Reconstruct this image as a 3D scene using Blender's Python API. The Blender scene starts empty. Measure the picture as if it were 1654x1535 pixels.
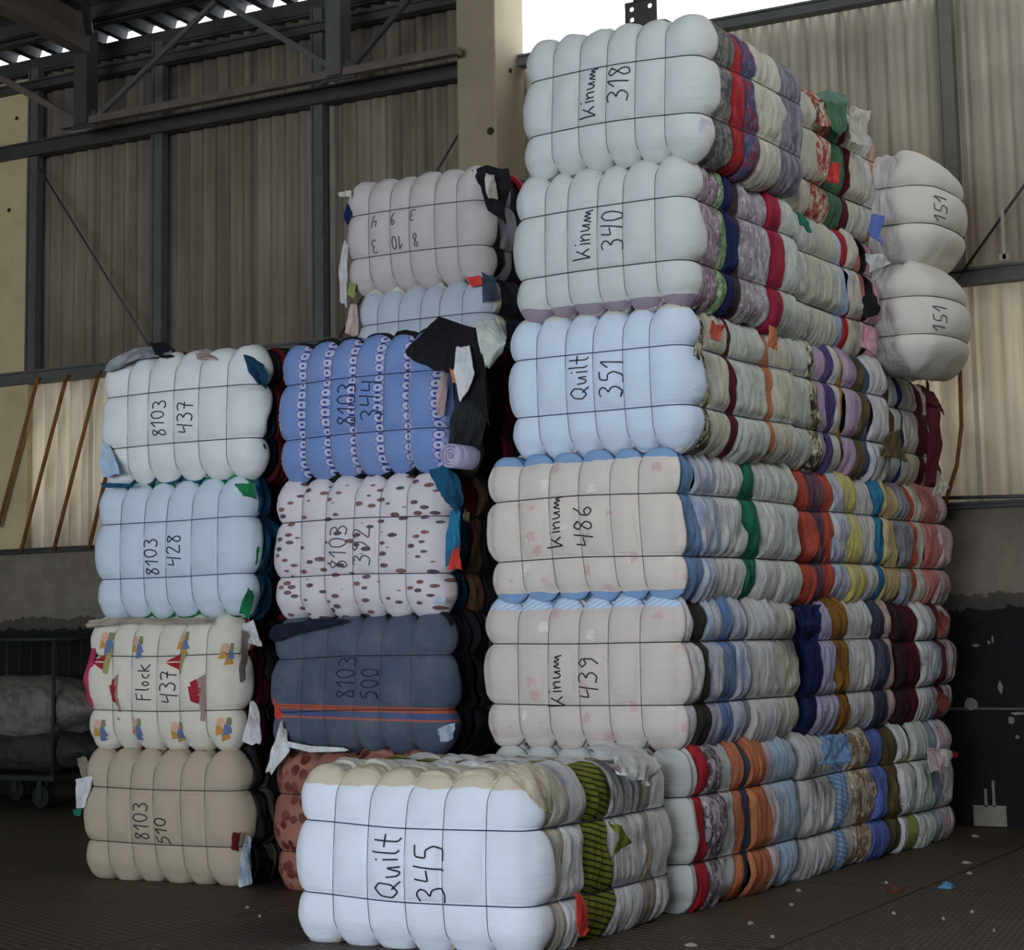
import bpy, math, random
import numpy as np
from mathutils import Matrix, Vector
S = bpy.context.scene
C = S.collection
R_ = random.Random(7)

# ---------------------------------------------------------------- camera
cam_d = bpy.data.cameras.new('camera'); cam = bpy.data.objects.new('camera', cam_d); C.objects.link(cam)
def cam_rot(yaw, pitch, roll):
    cy, sy, cp, sp, cr, sr = (math.cos(yaw), math.sin(yaw), math.cos(pitch), math.sin(pitch), math.cos(roll), math.sin(roll))
    A = Matrix(((1,0,0),(0,0,-1),(0,1,0)))
    return Matrix(((cr,-sr,0),(sr,cr,0),(0,0,1))) @ Matrix(((1,0,0),(0,cp,sp),(0,-sp,cp))) @ Matrix(((cy,0,sy),(0,1,0),(-sy,0,cy))) @ A
M = cam_rot(*[math.radians(a) for a in (31.0443, 7.83473, -1.05266)])
rot = Matrix((M[0], -Vector(M[1]), -Vector(M[2]))).transposed()
cam.matrix_world = Matrix.Translation((0, 0, 1.5)) @ rot.to_4x4()
cam_d.sensor_fit = 'HORIZONTAL'; cam_d.sensor_width = 36.0
cam_d.lens = 3305.5/1654*36; cam_d.shift_y = -(767.5-564.4)/1654
cam_d.clip_end = 200
S.camera = cam

# ---------------------------------------------------------------- world and light
W = bpy.data.worlds.new('overcast_sky'); S.world = W; W.use_nodes = True
bg = W.node_tree.nodes['Background']; bg.inputs[0].default_value = (0.86, 0.93, 1.0, 1); bg.inputs[1].default_value = 5.5
ld = bpy.data.lights.new('loading_door_daylight', 'AREA'); ld.shape = 'RECTANGLE'; ld.size = 13.5; ld.size_y = 4.8; ld.energy = 2450; ld.color = (0.80, 0.89, 1.0)
lo = bpy.data.objects.new('loading_door_daylight', ld); C.objects.link(lo)
lo.location = (-3.0, -13.85, 2.5); lo.rotation_euler = (math.radians(90), 0, 0)
rd = bpy.data.lights.new('pile_fill_light', 'AREA'); rd.shape = 'RECTANGLE'; rd.size = 2.0; rd.size_y = 6.0; rd.energy = 150; rd.color = (0.95, 0.97, 1.0)  # added fill lamp brightening pile sides and floor; the roof has no opening
ro = bpy.data.objects.new('pile_fill_light', rd); C.objects.link(ro); ro.location = (-0.6, 9.0, 7.3); ro.rotation_euler = (0, math.radians(38), 0)
S.view_settings.view_transform = 'Standard'; S.view_settings.look = 'None'
S.view_settings.exposure = 0.02; S.view_settings.gamma = 1.0; S.view_settings.use_curve_mapping = False

# ---------------------------------------------------------------- helpers
def lin(c):
    return tuple(((v/255)/12.92 if v/255 <= 0.04045 else ((v/255+0.055)/1.055)**2.4) for v in c)

_rs = np.random.RandomState(3)
_T = _rs.rand(64, 64, 64)
def vnoise(x, y, z):                                     # value noise in -1..1
    x, y, z = np.broadcast_arrays(np.asarray(x, float), np.asarray(y, float), np.asarray(z, float))
    xi, yi, zi = np.floor(x).astype(int), np.floor(y).astype(int), np.floor(z).astype(int)
    fx, fy, fz = x-xi, y-yi, z-zi
    fx, fy, fz = fx*fx*(3-2*fx), fy*fy*(3-2*fy), fz*fz*(3-2*fz)
    def g(a, b, c): return _T[(xi+a) & 63, (yi+b) & 63, (zi+c) & 63]
    def L(a, b, t): return a+(b-a)*t
    r = L(L(L(g(0,0,0), g(1,0,0), fx), L(g(0,1,0), g(1,1,0), fx), fy),
          L(L(g(0,0,1), g(1,0,1), fx), L(g(0,1,1), g(1,1,1), fx), fy), fz)
    return r*2-1

def mesh_obj(name, verts, faces, mat, parent=None, smooth=True, mats=None, midx=None):
    me = bpy.data.meshes.new(name)
    verts = np.asarray(verts, float).reshape(-1, 3)
    me.from_pydata(verts.tolist(), [], faces if isinstance(faces, list) else faces.tolist())
    for m in (mats or [mat]): me.materials.append(m)
    if midx is not None: me.polygons.foreach_set('material_index', midx)
    me.polygons.foreach_set('use_smooth', [smooth]*len(me.polygons))
    me.update()
    o = bpy.data.objects.new(name, me); C.objects.link(o)
    if parent: o.parent = parent
    return o

class MB:                                                # collects boxes, bars, tubes into one mesh
    def __init__(s): s.v = []; s.f = []
    def add(s, v, f):
        n = len(s.v); s.v += [tuple(p) for p in v]; s.f += [tuple(i+n for i in q) for q in f]
    def box(s, x0, x1, y0, y1, z0, z1):
        s.add([(x0,y0,z0),(x1,y0,z0),(x1,y1,z0),(x0,y1,z0),(x0,y0,z1),(x1,y0,z1),(x1,y1,z1),(x0,y1,z1)],
              [(0,3,2,1),(4,5,6,7),(0,1,5,4),(1,2,6,5),(2,3,7,6),(3,0,4,7)])
    def bar(s, a, b, w, h, up=(0,0,1)):                  # rectangular bar from a to b
        a, b = Vector(a), Vector(b); d = (b-a).normalized(); u = Vector(up)
        sx = d.cross(u)
        if sx.length < 1e-4: sx = Vector((1,0,0))
        sx.normalize(); u = sx.cross(d).normalized(); v = []
        for p in (a, b):
            for i, j in ((-1,-1),(1,-1),(1,1),(-1,1)): v.append(p+sx*i*w/2+u*j*h/2)
        s.add(v, [(0,3,2,1),(4,5,6,7),(0,1,5,4),(1,2,6,5),(2,3,7,6),(3,0,4,7)])
    def angle(s, a, b, w, t, up=(0,0,1)):                # angle iron: two bars
        a, b = Vector(a), Vector(b)
        s.bar(a, b, w, t, up); s.bar(a+Vector((0,w/2,w/2)), b+Vector((0,w/2,w/2)), t, w, up)
    def tube(s, pts, r, n=6, closed=False):
        pts = [Vector(p) for p in pts]; N = len(pts); base = len(s.v); prev = Vector((0.3,0.2,1)).normalized()
        for i, p in enumerate(pts):
            a = pts[i-1] if (i or closed) else p; b = pts[(i+1) % N] if (i < N-1 or closed) else p
            d = (b-a).normalized() if (b-a).length > 1e-9 else Vector((0,0,1))
            u = prev-d*prev.dot(d)
            if u.length < 1e-3: u = d.orthogonal()
            u.normalize(); prev = u; w = d.cross(u)
            for k in range(n):
                t = 2*math.pi*k/n; s.v.append(tuple(p+(u*math.cos(t)+w*math.sin(t))*r))
        for i in range(N if closed else N-1):
            j = (i+1) % N
            for k in range(n):
                l = (k+1) % n; s.f.append((base+i*n+k, base+i*n+l, base+j*n+l, base+j*n+k))
        if not closed:
            s.f.append(tuple(base+k for k in range(n))[::-1]); s.f.append(tuple(base+(N-1)*n+k for k in range(n)))
    def build(s, name, mat, parent=None, smooth=False, bevel=0):
        o = mesh_obj(name, s.v, s.f, mat, parent, smooth)
        if bevel:
            m = o.modifiers.new('bevel', 'BEVEL'); m.width = bevel; m.segments = 2
        return o

def tag(o, label=None, cat=None, group=None, kind=None):
    if label: o['label'] = label
    if cat: o['category'] = cat
    if group: o['group'] = group
    if kind: o['kind'] = kind
    return o
def empty(name, loc, rz=0):
    o = bpy.data.objects.new(name, None); C.objects.link(o); o.location = loc; o.rotation_euler = (0,0,rz)
    o.empty_display_size = 0.1
    return o

# ---------------------------------------------------------------- node material helper
class NT:
    def __init__(s, name):
        s.m = bpy.data.materials.new(name); s.m.use_nodes = True; s.t = s.m.node_tree; s.n = s.t.nodes
        s.b = s.n['Principled BSDF']; s.out = s.n['Material Output']
    def node(s, typ, **kw):
        n = s.n.new(typ)
        for k, v in kw.items(): setattr(n, k, v)
        return n
    def lk(s, a, b): s.t.links.new(a, b)
    def val(s, sock, v):
        if hasattr(v, 'is_output') or isinstance(v, bpy.types.NodeSocket): s.lk(v, sock)
        else: sock.default_value = v
    def ma(s, op, a, b=0.0, c=None, clamp=False):
        n = s.node('ShaderNodeMath', operation=op); n.use_clamp = clamp
        s.val(n.inputs[0], a); s.val(n.inputs[1], b)
        if c is not None: s.val(n.inputs[2], c)
        return n.outputs[0]
    def coord(s): return s.node('ShaderNodeTexCoord').outputs['Object']
    def mapping(s, v, scale=(1,1,1), rot=(0,0,0), loc=(0,0,0)):
        n = s.node('ShaderNodeMapping'); s.lk(v, n.inputs[0]); n.inputs['Scale'].default_value = scale
        n.inputs['Rotation'].default_value = rot; n.inputs['Location'].default_value = loc
        return n.outputs[0]
    def noise(s, v, scale, detail=4, rough=0.55, dist=0):
        n = s.node('ShaderNodeTexNoise'); s.lk(v, n.inputs['Vector']); n.inputs['Scale'].default_value = scale
        n.inputs['Detail'].default_value = detail; n.inputs['Roughness'].default_value = rough; n.inputs['Distortion'].default_value = dist
        return n.outputs[0]
    def vor(s, v, scale, feature='F1', rand=1.0, out='Distance'):
        n = s.node('ShaderNodeTexVoronoi', feature=feature); s.lk(v, n.inputs['Vector']); n.inputs['Scale'].default_value = scale
        n.inputs['Randomness'].default_value = rand
        return n.outputs[out]
    def ramp(s, f, a, b, ca=(0,0,0), cb=(1,1,1)):
        n = s.node('ShaderNodeValToRGB'); s.lk(f, n.inputs[0]); e = n.color_ramp.elements
        e[0].position = a; e[1].position = b; e[0].color = (*ca, 1); e[1].color = (*cb, 1)
        return n.outputs[0]
    def mix(s, f, a, b, mode='MIX'):
        n = s.node('ShaderNodeMix', data_type='RGBA', blend_type=mode)
        s.val(n.inputs[0], f)
        for i, c in ((6, a), (7, b)):
            if isinstance(c, tuple): n.inputs[i].default_value = (*c[:3], 1)
            else: s.lk(c, n.inputs[i])
        return n.outputs[2]
    def sep(s, v):
        n = s.node('ShaderNodeSeparateXYZ'); s.lk(v, n.inputs[0]); return n.outputs
    def bump(s, h, strength=0.3, dist=0.01, prev=None):
        n = s.node('ShaderNodeBump'); s.lk(h, n.inputs['Height']); n.inputs['Strength'].default_value = strength; n.inputs['Distance'].default_value = dist
        if prev is not None: s.lk(prev, n.inputs['Normal'])
        s.lk(n.outputs[0], s.b.inputs['Normal']); return n.outputs[0]
    def done(s, col=None, rough=0.85, metal=0, spec=0.3):
        if col is not None:
            if isinstance(col, tuple): s.b.inputs['Base Color'].default_value = (*col[:3], 1)
            else: s.lk(col, s.b.inputs['Base Color'])
        if isinstance(rough, float): s.b.inputs['Roughness'].default_value = rough
        else: s.lk(rough, s.b.inputs['Roughness'])
        s.b.inputs['Metallic'].default_value = metal; s.b.inputs['Specular IOR Level'].default_value = spec
        return s.m

_mc = {}
def plain(name, rgb, rough=0.7, var=0.15, scale=8, metal=0, bumps=0.1, spec=0.3):
    if name in _mc: return _mc[name]
    t = NT(name); co = t.coord(); c = lin(rgb); n = t.noise(co, scale, 6, 0.65)
    col = t.ramp(n, 0.3, 0.72, tuple(v*(1-var) for v in c), tuple(min(1, v*(1+var)) for v in c))
    if bumps: t.bump(t.noise(co, scale*8, 3), bumps, 0.004)
    _mc[name] = t.done(col, rough, metal, spec); return _mc[name]

def fabric(key, c1, c2=None, kind='plain', amount=0.5, gloss=0.0):
    """folded textile seen on edge: wrinkles run with the fold"""
    k = 'fabric_'+key
    if k in _mc: return _mc[k]
    t = NT(k); co = t.coord(); a = lin(c1); b = lin(c2) if c2 else tuple(v*0.86 for v in a)
    if kind == 'floral':
        n = t.noise(t.mapping(co, (16, 22, 9)), 1.0, 5, 0.7); col = t.mix(t.ramp(n, 0.5-0.06, 0.5+0.04), a, b)
        n2 = t.noise(t.mapping(co, (30, 40, 24), loc=(3, 1, 5)), 1.0, 3, 0.6); col = t.mix(t.ma('MULTIPLY', t.ramp(n2, 0.55, 0.62), 0.5), col, tuple(min(1, v*1.9+0.05) for v in a))
    elif kind == 'stripe':
        z = t.sep(co)[1]; w = t.ma('SINE', t.ma('MULTIPLY', z, 150.0)); col = t.mix(t.ramp(w, 0.35, 0.6), a, b)
    elif kind == 'hstripe':
        z = t.sep(t.mapping(co, rot=(0.25, 0, 0)))[2]; w = t.ma('SINE', t.ma('MULTIPLY', z, 210.0)); col = t.mix(t.ramp(w, 0.3, 0.7), a, b)
    else:
        n = t.noise(t.mapping(co, (10, 26, 4)), 1.0, 4, 0.6); col = t.mix(t.ramp(n, 0.42, 0.66), a, b)
        if min(a) > 0.3:                                    # pale household linen is never one clean tone
            n4 = t.noise(t.mapping(co, (5, 9, 3.2), loc=(len(key), 2, 7)), 1.0, 5, 0.7, 0.8)
            col = t.mix(t.ma('MULTIPLY', t.ramp(n4, 0.54, 0.66), 0.55), col, lin((176, 172, 150)))
            n5 = t.noise(t.mapping(co, (7, 14, 3), loc=(9, len(key), 3)), 1.0, 4, 0.65, 0.5)
            col = t.mix(t.ma('MULTIPLY', t.ramp(n5, 0.58, 0.68), 0.5), col, lin((138, 156, 190)))
    n = t.noise(t.mapping(co, (14, 60, 7)), 1.0, 5, 0.62, 0.6)
    n3 = t.noise(co, 26.0, 5, 0.7)
    p = t.bump(n, 0.7, 0.026); t.bump(n3, 0.5, 0.016, p)
    _mc[k] = t.done(col, 0.88-0.5*gloss, 0, 0.25+0.3*gloss); return _mc[k]

def F(key):
    P = dict(
     white=((214,214,212),(190,190,192)), cream=((208,204,190),(184,178,160)), palegreen=((205,210,200),(182,190,180)),
     creamtan=((206,194,172),(160,146,122)), beige=((176,162,146),(150,136,122)), creamblue=((200,200,184),(128,160,178)),
     skyblue=((122,154,192),(96,128,168)), whiteblue=((204,206,210),(140,158,196)), paleblue=((158,186,214),(190,200,212)),
     emerald=((20,118,90),(12,88,68)), orangered=((200,88,64),(160,66,52)), plum=((120,84,100),(70,54,66)),
     yellow=((206,196,96),(186,176,150)), teal=((46,130,168),(40,96,130)), tan=((206,188,136),(180,160,118)),
     grey=((150,152,156),(112,114,120)), salmon=((206,112,102),(176,140,134)), pinkgrey=((190,160,160),(160,140,142)),
     blackolive=((54,50,40),(30,28,24)), denim=((92,122,172),(130,150,180)), navy=((22,34,88),(16,22,56)),
     lilacwhite=((188,184,206),(150,140,184)), ochre=((150,108,38),(96,58,34)), slate=((66,74,92),(44,52,66)),
     pinkbeige=((206,178,168),(170,150,142)), maroon=((92,22,36),(58,14,24)), blackmaroon=((60,30,38),(26,20,24)),
     tealwhite=((188,194,200),(50,96,124)), brownwhite=((190,184,178),(120,76,56)), red=((184,36,42),(134,24,40)),
     orange=((202,128,88),(172,92,62)), pinkwhite=((212,200,204),(190,150,158)), periwinkle=((104,124,196),(84,100,166)),
     olivebrown=((106,92,58),(70,60,44)), lime=((168,178,84),(130,146,90)), gold=((196,150,62),(150,108,52)),
     lilac=((186,164,190),(160,140,166)), purple=((96,74,128),(66,52,94)), slateblue=((84,112,146),(56,78,108)),
     brown=((104,76,52),(72,52,38)), crimson=((164,34,66),(120,24,50)), brownmaroon=((78,52,56),(54,38,44)),
     green=((78,122,92),(56,92,70)), black=((24,24,28),(12,12,16)), pink=((214,150,166),(190,170,176)),
     creamorange=((212,206,192),(210,120,70)), greylilac=((150,144,156),(92,88,106)),
     charcoal=((44,46,52),(28,28,34)), dnavy=((26,32,52),(14,18,34)), dred=((110,24,30),(60,14,20)), dgreen=((24,74,62),(14,42,40)),
     olive=((122,126,44),(54,62,22)), rust=((130,66,50),(90,44,36)), dteal=((20,84,116),(14,50,76)), coral=((220,70,60),(180,50,50)), rose=((196,60,96),(150,44,70)),
     taupe=((128,116,100),(96,86,74)), sgreen=((30,130,80),(16,90,56)))
    K = dict(
     greymix=((128,128,120),(86,84,84),'floral'), bluefloral=((70,84,112),(124,60,82),'floral'), redfloral=((200,192,170),(170,70,52),'floral'),
     mauve=((176,160,170),(128,106,118),'floral'), greenfloral=((150,170,130),(86,120,84),'floral'), greypink=((186,180,184),(152,142,152),'floral'),
     darkfloral=((196,188,160),(60,50,46),'floral'), greyfloral=((178,166,172),(92,84,92),'floral'), beigefloral=((190,180,160),(130,106,80),'floral'),
     creamstripe=((204,200,178),(172,182,180),'stripe'), bluestripe=((120,158,200),(170,190,210),'hstripe'), olivestripe=((132,134,48),(48,56,22),'hstripe'))
    if key in K: return fabric(key, *K[key])
    g = 0.55 if key in ('white', 'whiteblue', 'palegreen', 'paleblue') else (0.25 if key in ('red', 'emerald', 'orangered') else 0.1)
    return fabric(key, *P[key], gloss=g)

# ---------------------------------------------------------------- the hall
YW = 14.99
def struct(o): o['kind'] = 'structure'; return o
def corr_sheet(name, x0, x1, z0, z1, y, mat, pitch=0.166, depth=0.028, parent=None):
    per = 12; n = int((x1-x0)/pitch*per); V = []; Fc = []
    for i in range(n+1):
        x = x0+(x1-x0)*i/n; ph = x/pitch*2*math.pi; c = math.sin(ph); dy = depth*math.copysign(abs(c)**0.7, c)
        for z in (z0, (z0+z1)/2, z1): V.append((x, y+dy, z))
    for i in range(n):
        for k in range(2): Fc.append((i*3+k, i*3+3+k, i*3+4+k, i*3+1+k))
    o = mesh_obj(name, V, Fc, mat, parent)
    m = o.modifiers.new('thickness', 'SOLIDIFY'); m.thickness = 0.006
    return o
def sheet_mat(name, c1, c2, transl, streak=0.5):
    t = NT(name); co = t.coord()
    n = t.noise(t.mapping(co, (5.5, 1, 0.25)), 1.0, 5, 0.65); n2 = t.noise(co, 1.1, 4, 0.6); s = t.sep(co)
    col = t.mix(t.ramp(n, 0.35, 0.65), lin(c1), lin(c2)); col = t.mix(t.ma('MULTIPLY', t.ramp(n2, 0.45, 0.7), 0.35), col, tuple(v*0.55 for v in lin(c2)))
    fine = t.noise(t.mapping(co, (40, 1, 2.0)), 1.0, 3); col = t.mix(t.ma('MULTIPLY', t.ramp(fine, 0.55, 0.75), 0.25), col, tuple(v*0.5 for v in lin(c2)))
    x = s[0]; lap = t.ma('LESS_THAN', t.ma('FRACT', t.ma('MULTIPLY', x, 1/0.996)), 0.035); col = t.mix(t.ma('MULTIPLY', lap, 0.45), col, tuple(v*0.3 for v in lin(c2)))
    t.done(col, 0.8, 0, 0.2)
    if transl:
        tr = t.node('ShaderNodeBsdfTranslucent'); t.lk(col, tr.inputs[0]); mx = t.node('ShaderNodeMixShader'); mx.inputs[0].default_value = transl
        t.lk(t.b.outputs[0], mx.inputs[1]); t.lk(tr.outputs[0], mx.inputs[2]); t.lk(mx.outputs[0], t.out.inputs[0])
    return t.m

# floor: ribbed dark matting laid in panels
t = NT('ribbed_floor_mat'); co = t.coord(); s = t.sep(co)
r1 = t.sep(t.mapping(co, rot=(0, 0, 0.42)))
a = t.ma('ADD', t.ma('MULTIPLY', t.ma('SINE', t.ma('MULTIPLY', r1[0], 2*math.pi/0.042)), 0.5), 0.5); b = t.ma('ADD', t.ma('MULTIPLY', t.ma('SINE', t.ma('MULTIPLY', r1[1], 2*math.pi/0.060)), 0.5), 0.5)
g = t.ma('MULTIPLY', a, b)
dirt = t.noise(co, 0.8, 6, 0.65); dust = t.noise(co, 9.0, 5, 0.7)
col = t.mix(t.ramp(g, 0.18, 0.75), lin((42,35,28)), lin((122,106,84)))
col = t.mix(t.ramp(dirt, 0.35, 0.7), col, t.mix(0.45, col, lin((62,44,28))))
col = t.mix(t.ma('MULTIPLY', t.ramp(dust, 0.55, 0.8), 0.2), col, lin((120,110,98)))
sx = t.ma('FRACT', t.ma('ADD', t.ma('MULTIPLY', t.ma('ADD', s[0], t.ma('MULTIPLY', s[1], 0.06)), 1/3.1), 0.146)); sy = t.ma('FRACT', t.ma('ADD', t.ma('MULTIPLY', s[1], 1/2.4), 0.22))
seam = t.ma('MAXIMUM', t.ma('LESS_THAN', sx, 0.0075), t.ma('LESS_THAN', sy, 0.008)); col = t.mix(seam, col, lin((26,22,20)))
t.bump(t.ma('SUBTRACT', g, seam), 0.6, 0.006); t.done(col, 0.62, 0, 0.35)
fl = MB(); fl.box(-24, 6, -14, 15.2, -0.2, 0.0); struct(fl.build('floor', t.m))

# back wall: concrete upstand painted black below, corrugated sheets above
t = NT('black_painted_concrete'); co = t.coord(); s = t.sep(co)
edge = t.ma('ADD', s[2], t.ma('MULTIPLY', t.ma('SUBTRACT', t.noise(co, 5.0, 6, 0.75), 0.5), 0.22))
m = t.ramp(edge, 0.5, 0.5); gt = t.ma('GREATER_THAN', edge, 1.70); mid = t.ma('MULTIPLY', t.ma('GREATER_THAN', edge, 1.60), t.ma('LESS_THAN', edge, 1.70))
cc = t.ramp(t.noise(co, 3.0, 6, 0.7), 0.3, 0.75, lin((102,94,84)), lin((132,122,108)))
blk = t.mix(t.ramp(t.noise(co, 22.0, 4, 0.7), 0.55, 0.8), lin((14,14,17)), lin((30,30,34)))
spots = t.ma('GREATER_THAN', t.noise(t.mapping(co, (1,1,1), loc=(0.4,0,0.2)), 7.0, 3, 0.5), 0.735)
blk = t.mix(t.ma('MULTIPLY', spots, 0.55), blk, lin((120,114,106)))
joint = t.ma('MULTIPLY', t.ma('GREATER_THAN', s[2], 0.855), t.ma('LESS_THAN', s[2], 0.872)); blk = t.mix(t.ma('MULTIPLY', joint, 0.6), blk, lin((110,106,102)))
col = t.mix(gt, t.mix(t.ma('MULTIPLY', mid, 0.35), blk, cc), cc); t.bump(t.noise(co, 40.0, 4), 0.2, 0.01); t.done(col, 0.8)
wb = MB(); wb.box(-24, 6, YW, YW+0.22, -0.2, 2.35); wall = struct(wb.build('wall_back', t.m))
def blob(name, x, z, w, h, mat, seed, parent, n=18, y=YW-0.004):
    r = random.Random(seed); P = []
    for k in range(n):
        a_ = 2*math.pi*k/n; q = r.uniform(.75, 1.1); P.append((x+math.cos(a_)*w*q, y, z+math.sin(a_)*h*q))
    V = P+[(p[0], y+0.003, p[2]) for p in P]; Fc = [tuple(range(n)), tuple(range(2*n-1, n-1, -1))]+[(k, n+k, n+(k+1) % n, (k+1) % n) for k in range(n)]
    return mesh_obj(name, V, Fc, mat, parent, False)
pm = plain('old_white_paint', (134,128,118), 0.8, 0.2, 12)
bx = MB(); bx.box(-5.11, -4.86, YW-0.005, YW+0.002, 0.01, 0.16); bx.box(-5.02, -5.00, YW-0.005, YW+0.002, 0.15, 0.28); bx.box(-4.96,-4.94,YW-0.005,YW+0.002,0.15,0.34)
bx.build('paint_splash', pm, wall)
for k, (x, z, w, h) in enumerate(((-5.09,.90,.05,.05),(-4.79,.78,.025,.03),(-4.86,1.02,.018,.045),(-5.03,1.33,.03,.012),(-4.93,1.35,.012,.015),(-4.9,1.37,.008,.03),(-4.75,.66,.015,.015),(-4.74,.83,.06,.012))):
    blob('paint_chip', x, z, w, h, pm, k, wall)

def room_wall(name, x0, x1, y0, y1, z0, z1, m):
    q = MB(); q.box(x0, x1, y0, y1, z0, z1); return struct(q.build(name, m))
dim = plain('dim_hall_wall', (92,88,82), 0.85, 0.2, 1.2)
room_wall('wall_left', -24.2, -24, -14, 15.2, -0.2, 9.4, dim); room_wall('wall_right', 6, 6.2, -14, 15.2, -0.2, 9.4, dim)
room_wall('wall_front_left', -24, -10.0, -14.2, -14, -0.2, 9.6, dim); room_wall('wall_front_right', 4.0, 6, -14.2, -14, -0.2, 9.6, dim); room_wall('wall_front_lintel', -10.0, 4.0, -14.2, -14, 5.0, 10.6, dim)
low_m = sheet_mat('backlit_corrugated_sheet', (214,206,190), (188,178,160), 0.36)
up_m = sheet_mat('corrugated_sheet_shade_tone', (142,130,113), (106,96,83), 0.05)  # shade under the roof is put into this darker sheet colour
rt_m = sheet_mat('corrugated_sheet_lit_tone', (192,183,168), (166,156,140), 0.20)  # paler copy: light from the gap above is put into the colour
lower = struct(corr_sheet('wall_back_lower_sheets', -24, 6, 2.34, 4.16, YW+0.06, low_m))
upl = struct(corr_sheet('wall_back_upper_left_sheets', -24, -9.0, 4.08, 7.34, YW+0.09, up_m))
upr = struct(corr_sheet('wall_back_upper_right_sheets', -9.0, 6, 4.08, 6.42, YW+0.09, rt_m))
steel = plain('painted_dark_steel', (62,60,58), 0.55, 0.2, 6, spec=0.4); steel2 = plain('grey_green_steel', (84,84,80), 0.55, 0.2, 6, spec=0.4)
brown = plain('brownish_steel', (96,84,74), 0.6, 0.25, 5, spec=0.4); rust = plain('rusty_rod', (120,78,36), 0.8, 0.45, 9)
conc2 = plain('grey_concrete', (142,130,106), 0.85, 0.12, 2.5, bumps=0.25)
conc = plain('cream_concrete', (188,170,130), 0.85, 0.12, 2.5, bumps=0.25)
def rail(name, x0, x1, z, h, y=YW-0.04, m=steel, lip=0.02):
    q = MB(); q.box(x0, x1, y-0.05, y+0.05, z-h/2, z+h/2); q.box(x0, x1, y-0.08, y-0.05, z+h/2-lip, z+h/2); q.box(x0, x1, y-0.08, y-0.05, z-h/2, z-h/2+lip)
    return struct(q.build(name, m))
rail('trim_1', -24, -9.2, 6.44, 0.15); rail('trim_2', -24, 6, 4.10, 0.13, m=steel2); rail('trim_3', -24, -9.2, 7.10, 0.10)
rail('trim_4', -9.0, 6, 6.42, 0.10, m=steel2); rail('trim_5', -24, 6, 2.37, 0.05)
for k, x in enumerate((-14.62, -12.97, -11.04, -5.02)):
    q = MB(); top = 7.3 if x < -9 else 6.45; lo_z = 4.1
    q.box(x-0.05, x+0.05, YW-0.06, YW+0.03, lo_z, top); q.box(x-0.07, x-0.05, YW-0.08, YW+0.03, lo_z, top)
    struct(q.build('trim_%d' % (6+k), steel2 if k != 3 else plain('post_grey', (110,106,98), 0.6)))
# concrete columns
def pillar(name, x0, x1, y0, y1, z1, label):
    q = MB(); q.box(x0, x1, y0, y1, 0 if y0 < 14.6 else 2.35, z1); o = q.build(name, conc2 if 'middle' in name else conc, None, False, 0.015); tag(o, kind='structure'); return o
p1 = pillar('wall_pillar_middle', -9.235, -8.845, 14.50, 14.99, 7.3, '')
p2 = pillar('wall_pillar_left', -15.4, -14.66, 14.93, 15.02, 7.20, '')
hole_m = plain('bolt_hole', (50,40,36), 0.9)
def bolt(parent, x, y, z, r, ax):
    q = MB(); d = Vector((0, -1, 0)) if ax == 'y' else Vector((1, 0, 0)); c = Vector((x, y, z)); q.tube([c-d*0.01, c+d*0.006], r, 14); q.tube([c+d*0.004, c+d*0.014], r*0.55, 6)
    q.build('bolt', hole_m, parent)
bolt(p1, -8.90, 14.50, 5.72, 0.035, 'y'); bolt(p1, -8.845, 14.75, 6.30, 0.022, 'x'); bolt(p2, -14.86, 14.93, 6.80, 0.022, 'y'); bolt(p2, -14.95, 14.93, 5.85, 0.022, 'y')

# eaves and roof: sheets rest on corrugation crests, leaving slits of daylight at the wall head
roof_m = plain('dark_roof_sheet', (70,72,74), 0.7, 0.2, 3)
def roof(x0, x1, y0, y1, z0, slope):
    per = 10; pitch = 0.30; n = int((x1-x0)/pitch*per); V = []; Fc = []
    for i in range(n+1):
        x = x0+(x1-x0)*i/n; f = (x/pitch) % 1.0; h = 0.085 if 0.20 < f < 0.84 else 0.0
        for y in (y1, y0): V.append((x, y, z0+(y1-y)*slope+h))
    for i in range(n): Fc.append((2*i, 2*i+1, 2*i+3, 2*i+2))
    o = mesh_obj('ceiling', V, Fc, roof_m, None, False); m = o.modifiers.new('thickness', 'SOLIDIFY'); m.thickness = 0.004
    return struct(o)
roof(-24, 6, -14.2, YW+0.03, 7.412, 0.10)
q = MB(); q.box(-24, -9.2, YW-0.02, YW+0.02, 7.28, 7.410); struct(q.build('trim_11', steel))
q = MB(); q.box(-24, -9.2, YW+0.00, YW+0.14, 7.26, 7.33); struct(q.build('trim_10', steel))
for k, y in enumerate((14.2, 13.2, 12.2, 11.2, 9.8, 8.4, 7.0)):
    q = MB(); z = 7.40+(YW-y)*0.10; q.box(-24, 6, y-0.04, y+0.04, z-0.12, z); struct(q.build('trim_%d' % (12+k), steel))
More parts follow.
